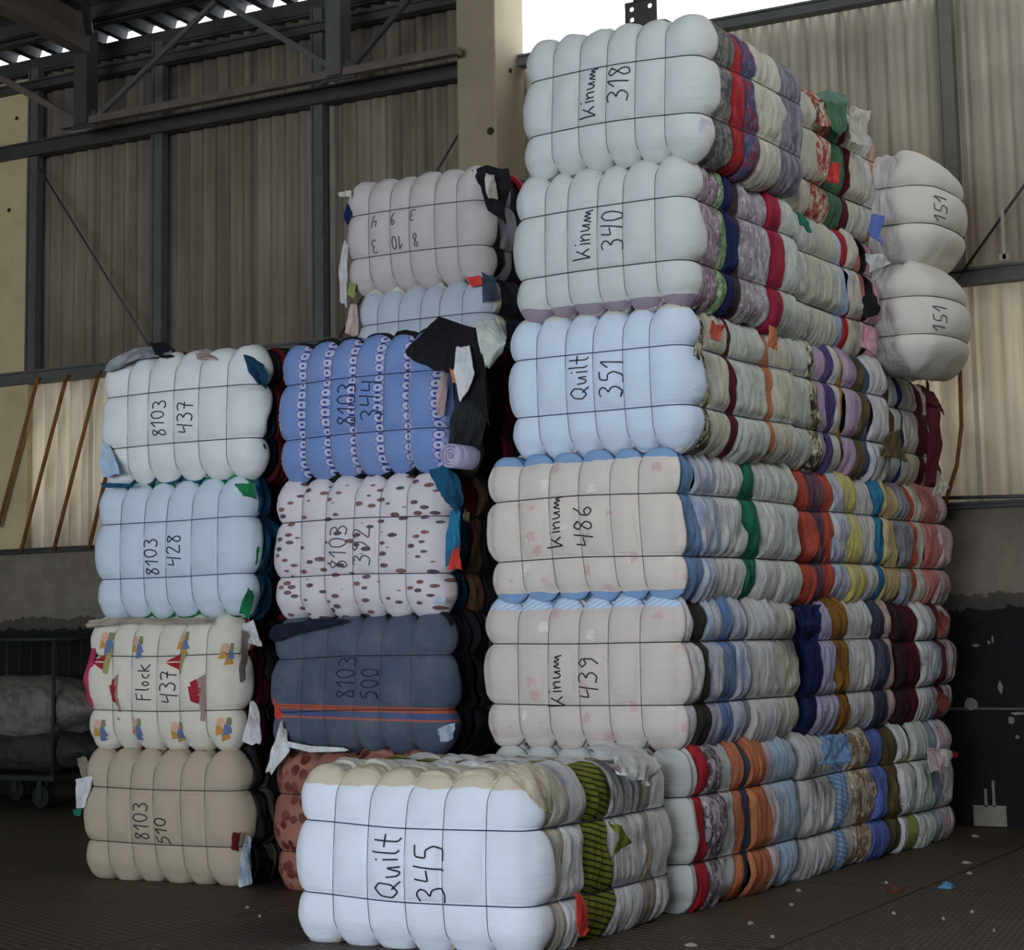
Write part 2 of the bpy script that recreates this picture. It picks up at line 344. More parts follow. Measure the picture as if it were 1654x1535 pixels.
# lattice girder along the wall
def pw(x, z, y=14.35): f_ = y/14.8; return (x*f_, y, 1.5+(z-1.5)*f_)
g = empty('roof_truss', pw(-13.9, 6.64)); tag(g, 'dark steel lattice girder under the roof at the upper left', 'truss')
def tpart(name, a, b, w, h, m=steel):
    q = MB(); o0 = Vector(g.location); A_ = Vector(a)-o0; B_ = Vector(b)-o0; q.angle(A_, B_, w, 0.012) if h == 0 else q.bar(A_, B_, w, h)
    return q.build(name, m, g)
tpart('bottom_chord', pw(-14.1, 6.58), pw(-9.40, 6.58), 0.09, 0.07, brown)
tpart('upright', pw(-13.80, 6.55), pw(-13.80, 7.50), 0.16, 0.16); tpart('upright', pw(-10.71, 6.55), pw(-10.71, 7.65), 0.16, 0.16, steel2)
tpart('diagonal', pw(-13.62, 6.62), pw(-12.15, 7.52), 0.045, 0.045, steel2); tpart('diagonal', pw(-11.95, 7.42), pw(-10.70, 6.60), 0.05, 0.05, steel2)
tpart('diagonal', pw(-14.98, 7.22), pw(-13.86, 6.58), 0.06, 0.06, brown); tpart('diagonal', pw(-10.55, 6.62), pw(-9.5, 7.5), 0.045, 0.045)
tpart('gusset_plate', pw(-13.98, 6.60), pw(-13.66, 6.60), 0.02, 0.16); tpart('gusset_plate', pw(-10.9, 6.60), pw(-10.52, 6.60), 0.02, 0.16)
tpart('top_chord', pw(-15.2, 7.56), pw(-9.4, 7.66), 0.10, 0.10)
rf = MB(); rf.bar((-13.35, 14.3, 7.25), (-13.2, 2.0, 8.9), 0.16, 0.34); tag(rf.build('roof_rafter', brown), 'heavy brown steel rafter running from the girder up under the roof', 'rafter')
rf = MB(); rf.bar((-13.2, 14.2, 7.25), (-10.2, 10.5, 7.75), 0.07, 0.07); tag(rf.build('roof_brace', steel), 'thin dark diagonal brace in the roof at the upper left', 'brace')
# thin wall bracing rods
def rod(name, pts, r, m, label, cat, group=None):
    q = MB(); q.tube(pts, r, 8); o = q.build(name, m, None, True); return tag(o, label, cat, group)
yb = 14.84
rod('bracing_rod', [(-14.46,yb,6.22),(-12.80,yb,4.02)], 0.011, steel, 'thin dark bracing rod slanting down the upper left wall sheets', 'rod')
rod('bracing_rod', [(-9.30,yb,6.02),(-10.75,yb,4.15)], 0.011, steel, 'thin bracing rod slanting left from the middle concrete pillar', 'rod')
rod('bracing_rod', [(-4.0,yb,5.25),(-4.95,yb,4.12)], 0.011, steel, 'thin bracing rod rising rightwards on the right wall above the rail', 'rod')
q = MB(); q.box(-4.61,-4.585,14.78,14.80,4.18,4.56); q.box(-4.64,-4.56,14.78,14.80,4.17,4.22); tag(q.build('sheet_bracket', plain('pale_bracket',(170,160,150))), 'narrow pale bracket standing on the right wall rail', 'bracket')
for k, (a_, b_2, lab) in enumerate((((-14.44,4.08),(-14.95,2.62),'leftmost'),((-14.05,4.08),(-14.64,2.36),'second from left'),((-13.63,4.08),(-14.20,2.36),'third from left'),((-13.22,4.08),(-13.74,2.36),'rightmost, half hidden by the leftmost bale stack'))):
    rod('rusty_rod', [(a_[0],14.85,a_[1]),(b_2[0],14.85,b_2[1])], 0.020, rust, 'rusty slanting rod on the left wall, '+lab+(' of four' if k < 3 else ''), 'rod', 'rusty rods on the left wall')
rod('bent_pipe', [(-4.97,14.78,4.0),(-4.975,14.78,3.6),(-4.99,14.78,2.95),(-5.04,14.78,2.66),(-5.12,14.78,2.45),(-5.14,14.78,2.37)], 0.016, rust, 'rusty bent pipe hanging down the right wall beside the pile', 'pipe')
rod('wall_rod', [(-5.3,14.78,2.43),(-4.2,14.78,2.40)], 0.014, steel, 'thin dark rod lying along the top of the right concrete wall', 'rod')

# perforated hanger plate in the bright gap
hp = empty('hanger_bracket', (-7.58, 14.78, 6.60)); tag(hp, 'dark perforated steel plate hanging in the bright gap above the wall', 'bracket')
def plate_holes(w, h, holes, r):
    q = MB(); n = 12; t_ = 0.012
    xs = sorted({-w/2, w/2}|{x-r*1.6 for x, z in holes}|{x+r*1.6 for x, z in holes}); zs = sorted({-h/2, h/2}|{z-r*1.6 for x, z in holes}|{z+r*1.6 for x, z in holes})
    for a0, a1 in zip(xs[:-1], xs[1:]):
        for c0, c1 in zip(zs[:-1], zs[1:]):
            cx, cz = (a0+a1)/2, (c0+c1)/2; hit = [q_ for q_ in holes if abs(q_[0]-cx) < r and abs(q_[1]-cz) < r]
            if not hit: q.box(a0, a1, 0, t_, c0, c1); continue
            hx_, hz_ = hit[0]; sq = []; ci = []
            for k in range(n):
                an = 2*math.pi*k/n+math.pi/4; c_, s_ = math.cos(an), math.sin(an); k_ = 1/max(abs(c_), abs(s_)); sq.append((hx_+c_*k_*r*1.6, hz_+s_*k_*r*1.6)); ci.append((hx_+c_*r, hz_+s_*r))
            sq = [(min(max(x, a0), a1), min(max(z, c0), c1)) for x, z in sq]
            V = [(x, y, z) for y in (0, t_) for x, z in sq+ci]; Fc = []
            for k in range(n):
                l = (k+1) % n; Fc += [(k, l, n+l, n+k), (2*n+k, 3*n+k, 3*n+l, 2*n+l), (n+k, n+l, 3*n+l, 3*n+k)]
            q.add(V, Fc)
    return q
plate_holes(0.30, 0.22, [(-0.085, 0.045), (-0.085, -0.045), (0.085, 0.05)], 0.020).build('plate', steel, hp)
q = MB(); q.box(-0.06, 0.05, -0.02, 0.05, 0.10, 1.0); q.box(-0.09,0.09,-0.03,0.06,0.17,0.20); q.build('hanger_post', steel, hp)

# cart and sack in the dark corner --------------------------------------------------------------
cm = plain('cart_steel', (40,44,42), 0.6, 0.2, 9); ct = empty('wire_cage_cart', (-13.60, 14.15, 0)); tag(ct, 'dark wire-sided cart standing by the black wall at the left edge', 'cart')
q = MB()
for x in (-0.85, 0.42):
    for y in (-0.35, 0.35): q.tube([(x,y,0.28),(x,y,1.50)], 0.018, 8)
for z in (0.28, 1.50):
    q.tube([(-0.85,-0.35,z),(0.42,-0.35,z),(0.42,0.35,z),(-0.85,0.35,z)], 0.016, 8, True)
q.build('frame', cm, ct, True)
q = MB()
for k in range(1, 8): x = -0.85+1.27*k/8; q.tube([(x,0.35,0.28),(x,0.35,1.5)], 0.006, 6)
q.build('cage_bars', cm, ct, True)
q = MB(); q.box(-0.87, 0.44, -0.37, 0.37, 0.24, 0.29); q.build('deck', cm, ct, False, 0.01)
for x in (-0.65, 0.25):
    for y in (-0.30, 0.30):
        q = MB(); q.tube([(x,y-0.025,0.10),(x,y+0.025,0.10)], 0.10, 20); wh = q.build('wheel', plain('wheel_rubber', (26,26,28), 0.7), ct, False, 0.008)
        q = MB(); q.box(x-0.03, x+0.03, y-0.04, y-0.034, 0.08, 0.25); q.box(x-0.03, x+0.03, y+0.034, y+0.04, 0.08, 0.25); q.build('fork', cm, wh)
# filled sack
def sack(name, loc, size, mat, seed):
    V = []; Fc = []; nu, nv = 40, 24
    for j in range(nv+1):
        ph = math.pi*j/nv
        for i in range(nu):
            th = 2*math.pi*i/nu; x = math.copysign(abs(math.cos(th))**.75, math.cos(th))*math.sin(ph)**.7; y = math.copysign(abs(math.sin(th))**.75, math.sin(th))*math.sin(ph)**.7; z = math.cos(ph)
            tip = 1+0.10*max(0, x)**6
            V.append([x*tip, y, z*(1-0.45*max(0, x)**2)])
    V = np.array(V); nrm = V/np.linalg.norm(V, axis=1)[:, None]; d = vnoise(V[:,0]*3+seed, V[:,1]*3, V[:,2]*3)*.10+vnoise(V[:,0]*9, V[:,1]*9, V[:,2]*9+seed)*.035
    V = (V+nrm*d[:, None])*np.array(size)
    for j in range(nv):
        for i in range(nu): l = (i+1) % nu; Fc.append((j*nu+i, (j+1)*nu+i, (j+1)*nu+l, j*nu+l))
    V[:,2] -= V[:,2].min()
    o = mesh_obj(name, V, Fc, mat); o.location = loc; return o
sk = sack('plastic_sack', (-13.72, 14.15, 0.58), (0.86, 0.36, 0.29), fabric('sack_plastic', (120,112,104), (84,78,70), gloss=0.5), 3); tag(sk, 'crumpled translucent sack lying in the dark cart at the left', 'sack')
sk2 = sack('plastic_sack', (-13.62, 14.15, 0.285), (0.78, 0.34, 0.20), fabric('sack_dark', (60,56,54), (40,38,36)), 5); tag(sk2, 'dark flattened sack under the translucent one in the cart', 'sack')

# litter on the floor ---------------------------------------------------------------------------
scrap_m = plain('paper_scrap', (150,144,134), 0.85, 0.15, 30); blue_m = plain('blue_scrap', (70,122,150), 0.7, 0.2, 30); brn_m = plain('brown_scrap', (74,44,36), 0.8, 0.2, 30)
def scrap(name, x, y, w, m, seed, label, cat='scrap', group=None, h=0.012):
    r = random.Random(seed); n = 9; V = [(0, 0, h*1.3)]; Fc = []
    for k in range(n):
        a_ = 2*math.pi*k/n; q_ = r.uniform(.55, 1.1); V.append((math.cos(a_)*w*q_, math.sin(a_)*w*q_*0.7, r.uniform(0.001, h)))
    V += [(v[0], v[1], 0.0) for v in V[1:]]+[(0, 0, 0)]
    for k in range(n):
        l = (k+1) % n; Fc += [(0, 1+k, 1+l), (1+k, 1+n+k, 1+n+l, 1+l), (2*n+1, 1+n+l, 1+n+k)]
    o = mesh_obj(name, V, Fc, m, None, False); o.location = (x, y, 0); o.rotation_euler.z = r.uniform(0, 6); return tag(o, label, cat, group)
for k, (x, y, w) in enumerate(((-4.53,9.78,.030),(-4.83,11.08,.035),(-4.88,14.33,.05),(-4.41,12.74,.045),(-3.65,10.61,.02),(-3.70,10.31,.02),(-3.34,10.02,.02),(-4.24,9.4,.022),(-7.34,9.23,.03),(-7.04,8.96,.016),(-4.21,12.22,.03),(-4.62,10.5,.018),(-4.0,10.4,.016),(-4.5,11.6,.02))):
    scrap('paper_scrap', x, y, w*0.75, scrap_m, k, 'small pale scrap of litter lying on the dark ribbed floor', 'scrap', 'pale scraps on the floor')
scrap('plastic_scrap', -4.49, 9.01, .05, scrap_m, 31, 'larger flat white scrap on the floor right of the Quilt 345 bale', 'scrap')
scrap('cloth_scrap', -4.11, 11.53, .075, blue_m, 32, 'crumpled blue scrap on the floor at the right', 'scrap', None, .03)
scrap('cloth_scrap', -4.30, 11.21, .055, brn_m, 33, 'small dark brown scrap on the floor beside the blue one', 'scrap', None, .035)

# ---------------------------------------------------------------- cover cloths (front faces)
def cover_base(t, co, col, weave=True, rough=0.9):
    n = t.noise(co, 5.0, 5, 0.6); col = t.mix(t.ramp(n, 0.45, 0.8), col, t.mix(0.86, (0.45,0.42,0.36), col))
    w = t.noise(t.mapping(co, (7, 7, 26)), 1.0, 4, 0.6, 0.4)
    p = t.bump(w, 0.4, 0.016); t.bump(t.noise(co, 340.0, 1), 0.12, 0.002, p)
    return t.done(col, rough, 0, 0.2)
def rim_mix(t, co, col, rgb, zlo, zhi, rgb2=None):            # another cloth shows beyond the hem
    z = t.ma('ADD', t.sep(co)[2], t.ma('MULTIPLY', t.ma('SUBTRACT', t.noise(co, 6.0, 2), 0.5), 0.045))
    m = t.ma('MAXIMUM', t.ma('LESS_THAN', z, zlo), t.ma('GREATER_THAN', z, zhi))
    c = lin(rgb)
    if rgb2: c = t.mix(t.ramp(t.ma('SINE', t.ma('MULTIPLY', t.sep(t.mapping(co, rot=(0, 0.5, 0)))[2], 260.0)), 0.3, 0.7), c, lin(rgb2))
    return t.mix(m, col, c)
def cover(key, rgb, rim=None):
    k = 'cover_'+key
    if k in _mc: return _mc[k]
    t = NT(k); co = t.coord(); c = lin(rgb); col = t.mix(0.0, c, c)
    if rim: col = rim_mix(t, co, col, *rim)
    _mc[k] = cover_base(t, co, col); return _mc[k]
def cover_leaf():
    t = NT('cover_leaf'); co = t.coord(); c = t.mix(0.0, lin((206,200,204)), lin((206,200,204)))
    v = t.mapping(co, (9.5, 0.01, 22.0), (0, -0.75, 0)); n = t.node('ShaderNodeTexVoronoi'); t.lk(v, n.inputs['Vector']); n.inputs['Scale'].default_value = 1.0; n.inputs['Randomness'].default_value = 0.5
    d = n.outputs['Distance']; m = t.ramp(d, 0.27, 0.32, (1,1,1), (0,0,0)); vein = t.ramp(t.noise(co, 90.0, 2), 0.45, 0.6)
    rnd = t.sep(n.outputs['Color'])[0]
    leaf = t.mix(t.ramp(rnd, 0.4, 0.9), lin((70,58,72)), lin((120,72,66))); leaf = t.mix(t.ma('MULTIPLY', vein, 0.3), leaf, lin((170,150,156)))
    return cover_base(t, co, t.mix(m, c, leaf))
def cover_chain():
    t = NT('cover_chain'); co = t.coord(); s = t.sep(co)
    u = t.ma('FRACT', t.ma('ADD', t.ma('MULTIPLY', s[0], 1/0.192), 20.22)); v = t.ma('FRACT', t.ma('ADD', t.ma('MULTIPLY', s[2], 1/0.060), 20.0))
    band = t.ma('LESS_THAN', u, 0.34)
    du = t.ma('MULTIPLY', t.ma('SUBTRACT', u, 0.15), 0.192/0.060); dv = t.ma('SUBTRACT', v, 0.5)
    r = t.ma('SQRT', t.ma('ADD', t.ma('MULTIPLY', du, du), t.ma('MULTIPLY', dv, dv)))
    ring = t.ma('MULTIPLY', t.ma('LESS_THAN', r, 0.42), t.ma('GREATER_THAN', r, 0.13))
    av = t.ma('ABSOLUTE', dv); au = t.ma('ABSOLUTE', du)
    gap = t.ma('MULTIPLY', t.ma('GREATER_THAN', av, 0.38), t.ma('LESS_THAN', au, t.ma('ADD', 0.12, t.ma('MULTIPLY', t.ma('SUBTRACT', 0.5, av), 2.2))))
    dark = t.ma('MAXIMUM', gap, t.ma('LESS_THAN', r, 0.12))
    ed = t.ma('MULTIPLY', t.ma('GREATER_THAN', au, 0.44), t.ma('GREATER_THAN', t.ma('SINE', t.ma('MULTIPLY', s[2], 620.0)), 0.2))
    blue = lin((112,138,188)); light = lin((178,180,206)); dk = lin((40,54,122))
    c = t.mix(band, blue, t.mix(0.5, blue, light)); c = t.mix(t.ma('MULTIPLY', t.ma('MULTIPLY', band, t.ma('LESS_THAN', r, 0.52)), 0.9), c, lin((74,92,158)))
    c = t.mix(t.ma('MULTIPLY', ring, band), c, light); c = t.mix(t.ma('MULTIPLY', dark, band), c, dk); c = t.mix(t.ma('MULTIPLY', t.ma('MULTIPLY', ed, band), 0.5), c, dk)
    return cover_base(t, co, c)
def cover_flower(key, rgb, rim=None):
    t = NT('cover_'+key); co = t.coord(); c = lin(rgb)
    v = t.mapping(co, (1, 0.05, 1)); wob = t.noise(co, 30.0, 3)
    n = t.node('ShaderNodeTexVoronoi'); t.lk(v, n.inputs['Vector']); n.inputs['Scale'].default_value = 6.5
    d = t.ma('ADD', n.outputs['Distance'], t.ma('MULTIPLY', wob, 0.55)); m = t.ramp(d, 0.42, 0.50, (1,1,1), (0,0,0)); rnd = t.sep(n.outputs['Color'])[0]
    fl = t.mix(t.ramp(rnd, 0.45, 0.5), lin((196,160,156)), lin((222,220,216)))
    n2 = t.node('ShaderNodeTexVoronoi'); t.lk(t.mapping(co, (1,0.05,1), loc=(1.7,0,2.2)), n2.inputs['Vector']); n2.inputs['Scale'].default_value = 3.2
    d2 = t.ma('ADD', n2.outputs['Distance'], t.ma('MULTIPLY', t.noise(co, 14.0, 4), 0.7)); m2 = t.ramp(d2, 0.42, 0.62, (0.4,0.4,0.4), (0,0,0))
    cc = t.mix(m2, c, lin((186,176,172)))
    col = t.mix(t.ma('MULTIPLY', m, 0.75), cc, fl)
    if rim: col = rim_mix(t, co, col, *rim)
    return cover_base(t, co, col)
def cover_giraffe():
    t = NT('cover_giraffe'); co = t.coord(); wob = t.ma('MULTIPLY', t.noise(co, 26.0, 3), 0.25)
    d = t.ma('ADD', t.vor(t.mapping(co, (1, 0.6, 1)), 14.0), wob); m = t.ramp(d, 0.52, 0.62)
    big = t.ramp(t.noise(co, 5.0, 2), 0.40, 0.60)
    c = t.mix(m, lin((84,38,33)), lin((150,104,88))); c = t.mix(big, c, t.mix(0.55, c, lin((118,56,46))))
    return cover_base(t, co, c, rough=0.6)
def cover_navy():
    t = NT('cover_navy'); co = t.coord(); s = t.sep(co); z = t.ma('ADD', s[2], t.ma('MULTIPLY', s[0], 0.022))
    def band(a, b): return t.ma('MULTIPLY', t.ma('GREATER_THAN', z, a), t.ma('LESS_THAN', z, b))
    base = t.mix(t.ramp(t.noise(co, 420.0, 2), 0.4, 0.65), lin((64,72,92)), lin((88,96,112)))
    c = t.mix(band(0.196, 0.272), base, lin((66,80,118)))
    c = t.mix(band(0.240, 0.272), c, lin((168,88,66))); c = t.mix(band(0.258, 0.263), c, lin((120,56,52)))
    c = t.mix(band(0.192, 0.204), c, lin((160,88,72)))
    return cover_base(t, co, c)
def cover_hem(key, rgb, rim, zlo, zhi):                     # second cloth shows above and below the hem
    t = NT('cover_'+key); co = t.coord(); z = t.sep(co)[2]
    m = t.ma('MAXIMUM', t.ma('LESS_THAN', z, zlo), t.ma('GREATER_THAN', z, zhi))
    return cover_base(t, co, t.mix(m, lin(rgb), lin(rim)))

string_m = plain('baling_string_black', (40,40,44), 0.6, 0.1, 20, bumps=0)
wire_m = plain('baling_string_blue', (44,52,84), 0.6, 0.1, 20, bumps=0)
grey_string = plain('baling_string_grey', (96,96,98), 0.7, 0.1, 20, bumps=0)
ink_m = plain('marker_ink', (34,36,48), 0.5, 0.05, 20, bumps=0)
ink_faint = plain('marker_ink_faded', (84,82,92), 0.6, 0.2, 60, bumps=0)
ink_navy = plain('marker_ink_on_navy', (34,40,66), 0.6, 0.1, 60, bumps=0)

# ---------------------------------------------------------------- handwriting (stroke alphabet, unit height)
G = {
 '0': (0.55, [[(.28,1),(.08,.8),(.05,.35),(.2,.02),(.4,.08),(.5,.5),(.45,.88),(.28,1)]]),
 '1': (0.40, [[(.02,.62),(.3,1),(.22,0)]]),
 '2': (0.55, [[(.05,.78),(.2,1),(.42,.92),(.42,.68),(.05,.02),(.5,.05)]]),
 '3': (0.55, [[(.05,.92),(.28,1),(.45,.82),(.4,.62),(.2,.52),(.42,.42),(.48,.2),(.3,.0),(.02,.08)]]),
 '4': (0.58, [[(.12,.95),(.05,.48),(.4,.55)],[(.52,1),(.4,0)]]),
 '5': (0.55, [[(.5,1),(.15,.95),(.1,.58),(.35,.6),(.48,.35),(.35,.05),(.02,.02)]]),
 '6': (0.5, [[(.42,.98),(.12,.6),(.08,.15),(.3,.0),(.45,.2),(.3,.42),(.12,.3)]]),
 '7': (0.5, [[(.02,.9),(.25,1),(.48,.92),(.3,.5),(.26,0)],[(.1,.5),(.48,.52)]]),
 '8': (0.5, [[(.42,.85),(.2,1),(.06,.82),(.4,.32),(.36,.06),(.14,.0),(.06,.22),(.42,.85)]]),
 '9': (0.5, [[(.45,.8),(.25,1),(.06,.78),(.22,.55),(.44,.75),(.42,.3),(.2,.0)]]),
 'K': (0.58, [[(.05,1),(.1,0),(.45,.72)],[(.22,.3),(.3,.42),(.52,.05)]]),
 'i': (0.2, [[(.1,.5),(.12,0)],[(.08,.74),(.1,.79)]]),
 'n': (0.42, [[(.02,.45),(.08,.02)],[(.06,.25),(.22,.46),(.32,.36),(.34,.0)]]),
 'u': (0.42, [[(.02,.45),(.06,.08),(.2,.0),(.32,.42),(.36,.02)]]),
 'm': (0.62, [[(.0,.02),(.1,.42),(.2,.04),(.32,.42),(.42,.06),(.52,.4),(.62,.0)]]),
 'Q': (0.62, [[(.34,.9),(.1,.72),(.05,.3),(.25,.05),(.5,.25),(.54,.68),(.34,.9)],[(.34,.25),(.6,-.04)]]),
 'l': (0.22, [[(.1,1),(.08,.1),(.18,.02)]]),
 't': (0.42, [[(.22,1),(.2,.1),(.32,.02)],[(.02,.55),(.42,.6)]]),
 'F': (0.5, [[(.1,1),(.08,0)],[(.1,.96),(.48,1)],[(.1,.55),(.4,.58)]]),
 'o': (0.4, [[(.2,.5),(.06,.3),(.14,.04),(.32,.14),(.3,.42),(.2,.5)]]),
 'c': (0.36, [[(.3,.48),(.1,.4),(.06,.12),(.3,.02)]]),
 'k': (0.48, [[(.08,.8),(.06,0)],[(.42,.62),(.1,.3),(.45,.0)]]),
 ' ': (0.35, []),
}

# ---------------------------------------------------------------- the bale
class Shape:
    """compressed bale, local frame: x across, y depth (front at -L/2), z up from 0"""
    def __init__(s, w, L, h, seed, lobes=6, A=0.055, ties=(0.26, 0.735), r=0.075, barrel=0.035):
        s.W, s.L, s.H = w-2*A*0.9, L, h-2*A*0.84-0.02; s.zc = h/2; s.A = A; s.r = r; s.seed = seed; s.barrel = barrel
        rr = random.Random(seed); s.rr = rr
        s.xs = [(-0.5+(i+1)/lobes+rr.uniform(-.012, .012))*s.W for i in range(lobes-1)]
        s.zs = [s.zc+(t-0.5)*s.H+rr.uniform(-.008, .008) for t in ties]
        s.xe = [-s.W/2-0.04]+s.xs+[s.W/2+0.04]; s.ze = [s.zc-s.H/2-0.03]+s.zs+[s.zc+s.H/2+0.03]
    def lobe(s, v, e, amp):
        v = np.asarray(v, float); o = np.zeros_like(v)
        for a, b in zip(e[:-1], e[1:]):
            m = (v >= a) & (v < b); t = np.where(m, (v-a)/(b-a), 0)
            o = np.where(m, np.clip(1-np.abs(2*t-1)**2.1, 0, 1)**0.6*np.minimum(1.0, (b-a)/amp), o)
        return o
    def surf(s, x, y, z, off=0.0, extra=0.0, gain=1.0):
        """point on cuboid surface -> bulged bale surface"""
        x, y, z = [np.asarray(q, float) for q in np.broadcast_arrays(x, y, z)]
        r = s.r; hx, hy, hz = s.W/2-r, s.L/2-r, s.H/2-r
        qx = np.clip(x, -hx, hx); qy = np.clip(y, -hy, hy); qz = np.clip(z-s.zc, -hz, hz)
        nx, ny, nz = x-qx, y-qy, (z-s.zc)-qz; l = np.sqrt(nx**2+ny**2+nz**2)+1e-9; nx, ny, nz = nx/l, ny/l, nz/l
        px, py, pz = qx+nx*r, qy+ny*r, qz+nz*r+s.zc
        gx = s.lobe(px, s.xe, 0.19); gz = s.lobe(pz, s.ze, 0.38)
        wx = 1-np.abs(nx)**3; wz = 1-np.abs(nz)**3
        D = (1-wx*(1-gx))*(1-wz*(1-gz))
        wr = vnoise(px*9+s.seed, py*9, pz*9)*0.006+vnoise(px*24, py*24, pz*24+s.seed)*0.0025
        e = s.A*gain*(1-0.38*np.abs(nx)*(gain < 1))*D+(extra+wr)*np.minimum(1, D*1.6)+off
        u = px/(s.W/2); v = (pz-s.zc)/(s.H/2)
        b = s.barrel*np.clip(1-u*u, 0, 1)*np.clip(1-v*v, 0, 1)*np.maximum(0, -ny)
        sd = s.seed*1.37
        dx = vnoise(sd, py*1.2, pz*1.6)*0.016; dy = vnoise(px*1.3, sd+5, pz*1.5)*0.014; dz = vnoise(px*1.7, py*1.5, sd+9)*0.010
        return np.stack([px+nx*e+dx, py+ny*(e+b)+dy, pz+nz*e+dz], -1)
    def front(s, x, z, off=0.0): return s.surf(x, np.full(np.shape(x), -s.L/2), z, off)

def perim(s, n):
    """points round the x-z rectangle of the bale"""
    W_, H_ = s.W, s.H; P = 2*(W_+H_); t = np.linspace(0, P, n, endpoint=False); x = np.empty(n); z = np.empty(n)
    for i, q in enumerate(t):
        if q < W_: x[i], z[i] = -W_/2+q, -H_/2
        elif q < W_+H_: x[i], z[i] = W_/2, -H_/2+q-W_
        elif q < 2*W_+H_: x[i], z[i] = W_/2-(q-W_-H_), H_/2
        else: x[i], z[i] = -W_/2, H_/2-(q-2*W_-H_)
    z = z+s.zc
    for tt in s.zs:
        for sx in (-1, 1):
            m = np.where(np.abs(x-sx*W_/2) < 1e-6)[0]; z[m[np.argmin(abs(z[m]-tt))]] = tt
    return x, z

def layer_stack(s, root, layers, y_start, y_end, n=150, rows=9, puff=0.030, messy=0.5, cap_first=False):
    tot = sum(l[1] for l in layers); ys = [y_start]
    for l in layers: ys.append(ys[-1]+l[1]/tot*(y_end-y_start))
    px, pz = perim(s, n); rr = s.rr; obs = []
    def bound(i):
        if i == 0 or i == len(layers): return np.full(n, ys[i])
        th = 0.5*(min(ys[i]-ys[i-1], ys[i+1]-ys[i])+0.11)
        return ys[i]+messy*0.62*th*vnoise(px*2.6+i*7.3, s.seed*3.1, pz*4.2)+messy*0.75*th*vnoise((pz > s.zs[0])*7.7+(pz > s.zs[1])*9.3+0.5, i*5.37+0.5, s.seed*1.9)+messy*0.30*th*vnoise(px*9+i, s.seed, pz*11)
    B = [bound(i) for i in range(len(ys))]
    for i in range(1, len(ys)): B[i] = np.maximum(B[i], B[i-1]+0.012) if i < len(ys)-1 else B[i]
    for i in range(len(ys)-2, 0, -1): B[i] = np.minimum(B[i], B[i+1]-0.012)
    for i, (key, wd) in enumerate(layers):
        a, b = B[i], B[i+1]; th = ys[i+1]-ys[i]
        pr = rr.uniform(-0.012, 0.022)*(0.5+messy); V = []
        sub = max(rows, int(th/0.012)); nf = max(1, int(round(th/0.075)))      # thick layers show several folds
        for k in range(sub+1):
            t = k/sub; y = a+(b-a)*t
            tf = (t*nf) % 1.0 if k < sub else 1.0
            fold = max(0, 1-(2*tf-1)**2)**0.5
            edge = max(0, 1-(2*t-1)**2)**0.35
            seg = (vnoise(pz*3.3+i*5.1, s.seed*2.7, px*2)*0.6+vnoise(((pz > s.zs[0])*5.7+(pz > s.zs[1])*3.3), i*3.37+0.5, s.seed*2.9)*0.8)*0.022+vnoise(y*5, pz*5+s.seed, px*5)*0.014
            wr = vnoise(y*46, pz*7+i, px*7+s.seed)*0.009+vnoise(y*22, pz*16+i, px*16+s.seed)*0.006
            yy = y+0.10*vnoise(pz*2.2+i, s.seed, px*2.2)
            f1 = np.minimum(1, np.abs(vnoise(yy*11+i*3.1, pz*1.7+s.seed, px*1.7))*3.2)**0.6
            f2 = np.minimum(1, np.abs(vnoise(yy*27+i*1.1, pz*3.1+s.seed, px*3.1))*2.6)**0.7
            ex = puff*(0.10+0.62*f1+0.26*f2+0.25*edge)*(0.55+min(th, 0.2)*2.0)+pr+seg*edge+wr-0.010
            inset = -0.022 if k in (0, sub) else 0.0
            V.append(s.surf(px, np.clip(y, -s.L/2+0.002, s.L/2-0.002), pz, inset+(0 if edge > .5 else -0.006), ex, gain=0.92))
        V = np.concatenate(V); Fc = []
        for k in range(sub):
            for j in range(n):
                l = (j+1) % n; Fc.append((k*n+j, k*n+l, (k+1)*n+l, (k+1)*n+j))
        if i == len(layers)-1: Fc.append(tuple(sub*n+j for j in range(n)))
        if i == 0 and cap_first: Fc.append(tuple(range(n))[::-1])
        o = mesh_obj('textile_layer', V, Fc, F(key) if isinstance(key, str) else key, root); obs.append(o)
    return obs

def front_cover(s, root, mat, wrap=0.13, nx=85, nz=55, ragged=0.5, off=0.008):
    xs = np.linspace(-s.W/2, s.W/2, nx); zs = np.linspace(-s.H/2, s.H/2, nz)+s.zc
    for tt in s.xs: xs[np.argmin(abs(xs-tt))] = tt
    for tt in s.zs: zs[np.argmin(abs(zs-tt))] = tt
    X, Z = np.meshgrid(xs, zs); V = [s.front(X.ravel(), Z.ravel(), off)]
    idx = lambda i, j: j*nx+i
    Fc = [(idx(i,j), idx(i+1,j), idx(i+1,j+1), idx(i,j+1)) for j in range(nz-1) for i in range(nx-1)]
    loop = [(i,0) for i in range(nx-1)]+[(nx-1,j) for j in range(nz-1)]+[(i,nz-1) for i in range(nx-1,0,-1)]+[(0,j) for j in range(nz-1,0,-1)]
    lx = np.array([xs[i] for i, j in loop]); lz = np.array([zs[j] for i, j in loop]); n = len(loop)
    wr = wrap*(1+ragged*vnoise(lx*6+s.seed, lz*6, 0.5)); prev = [idx(i, j) for i, j in loop]; base = nx*nz
    K = 6
    for k in range(1, K+1):
        V.append(s.surf(lx, -s.L/2+wr*k/K, lz, off-(0.022 if k == K else 0), 0.004*k)); cur = [base+(k-1)*n+q for q in range(n)]
        for q in range(n):
            l = (q+1) % n; Fc.append((prev[q], cur[q], cur[l], prev[l]))
        prev = cur
    return mesh_obj('front_cloth', np.concatenate(V), Fc, mat, root)

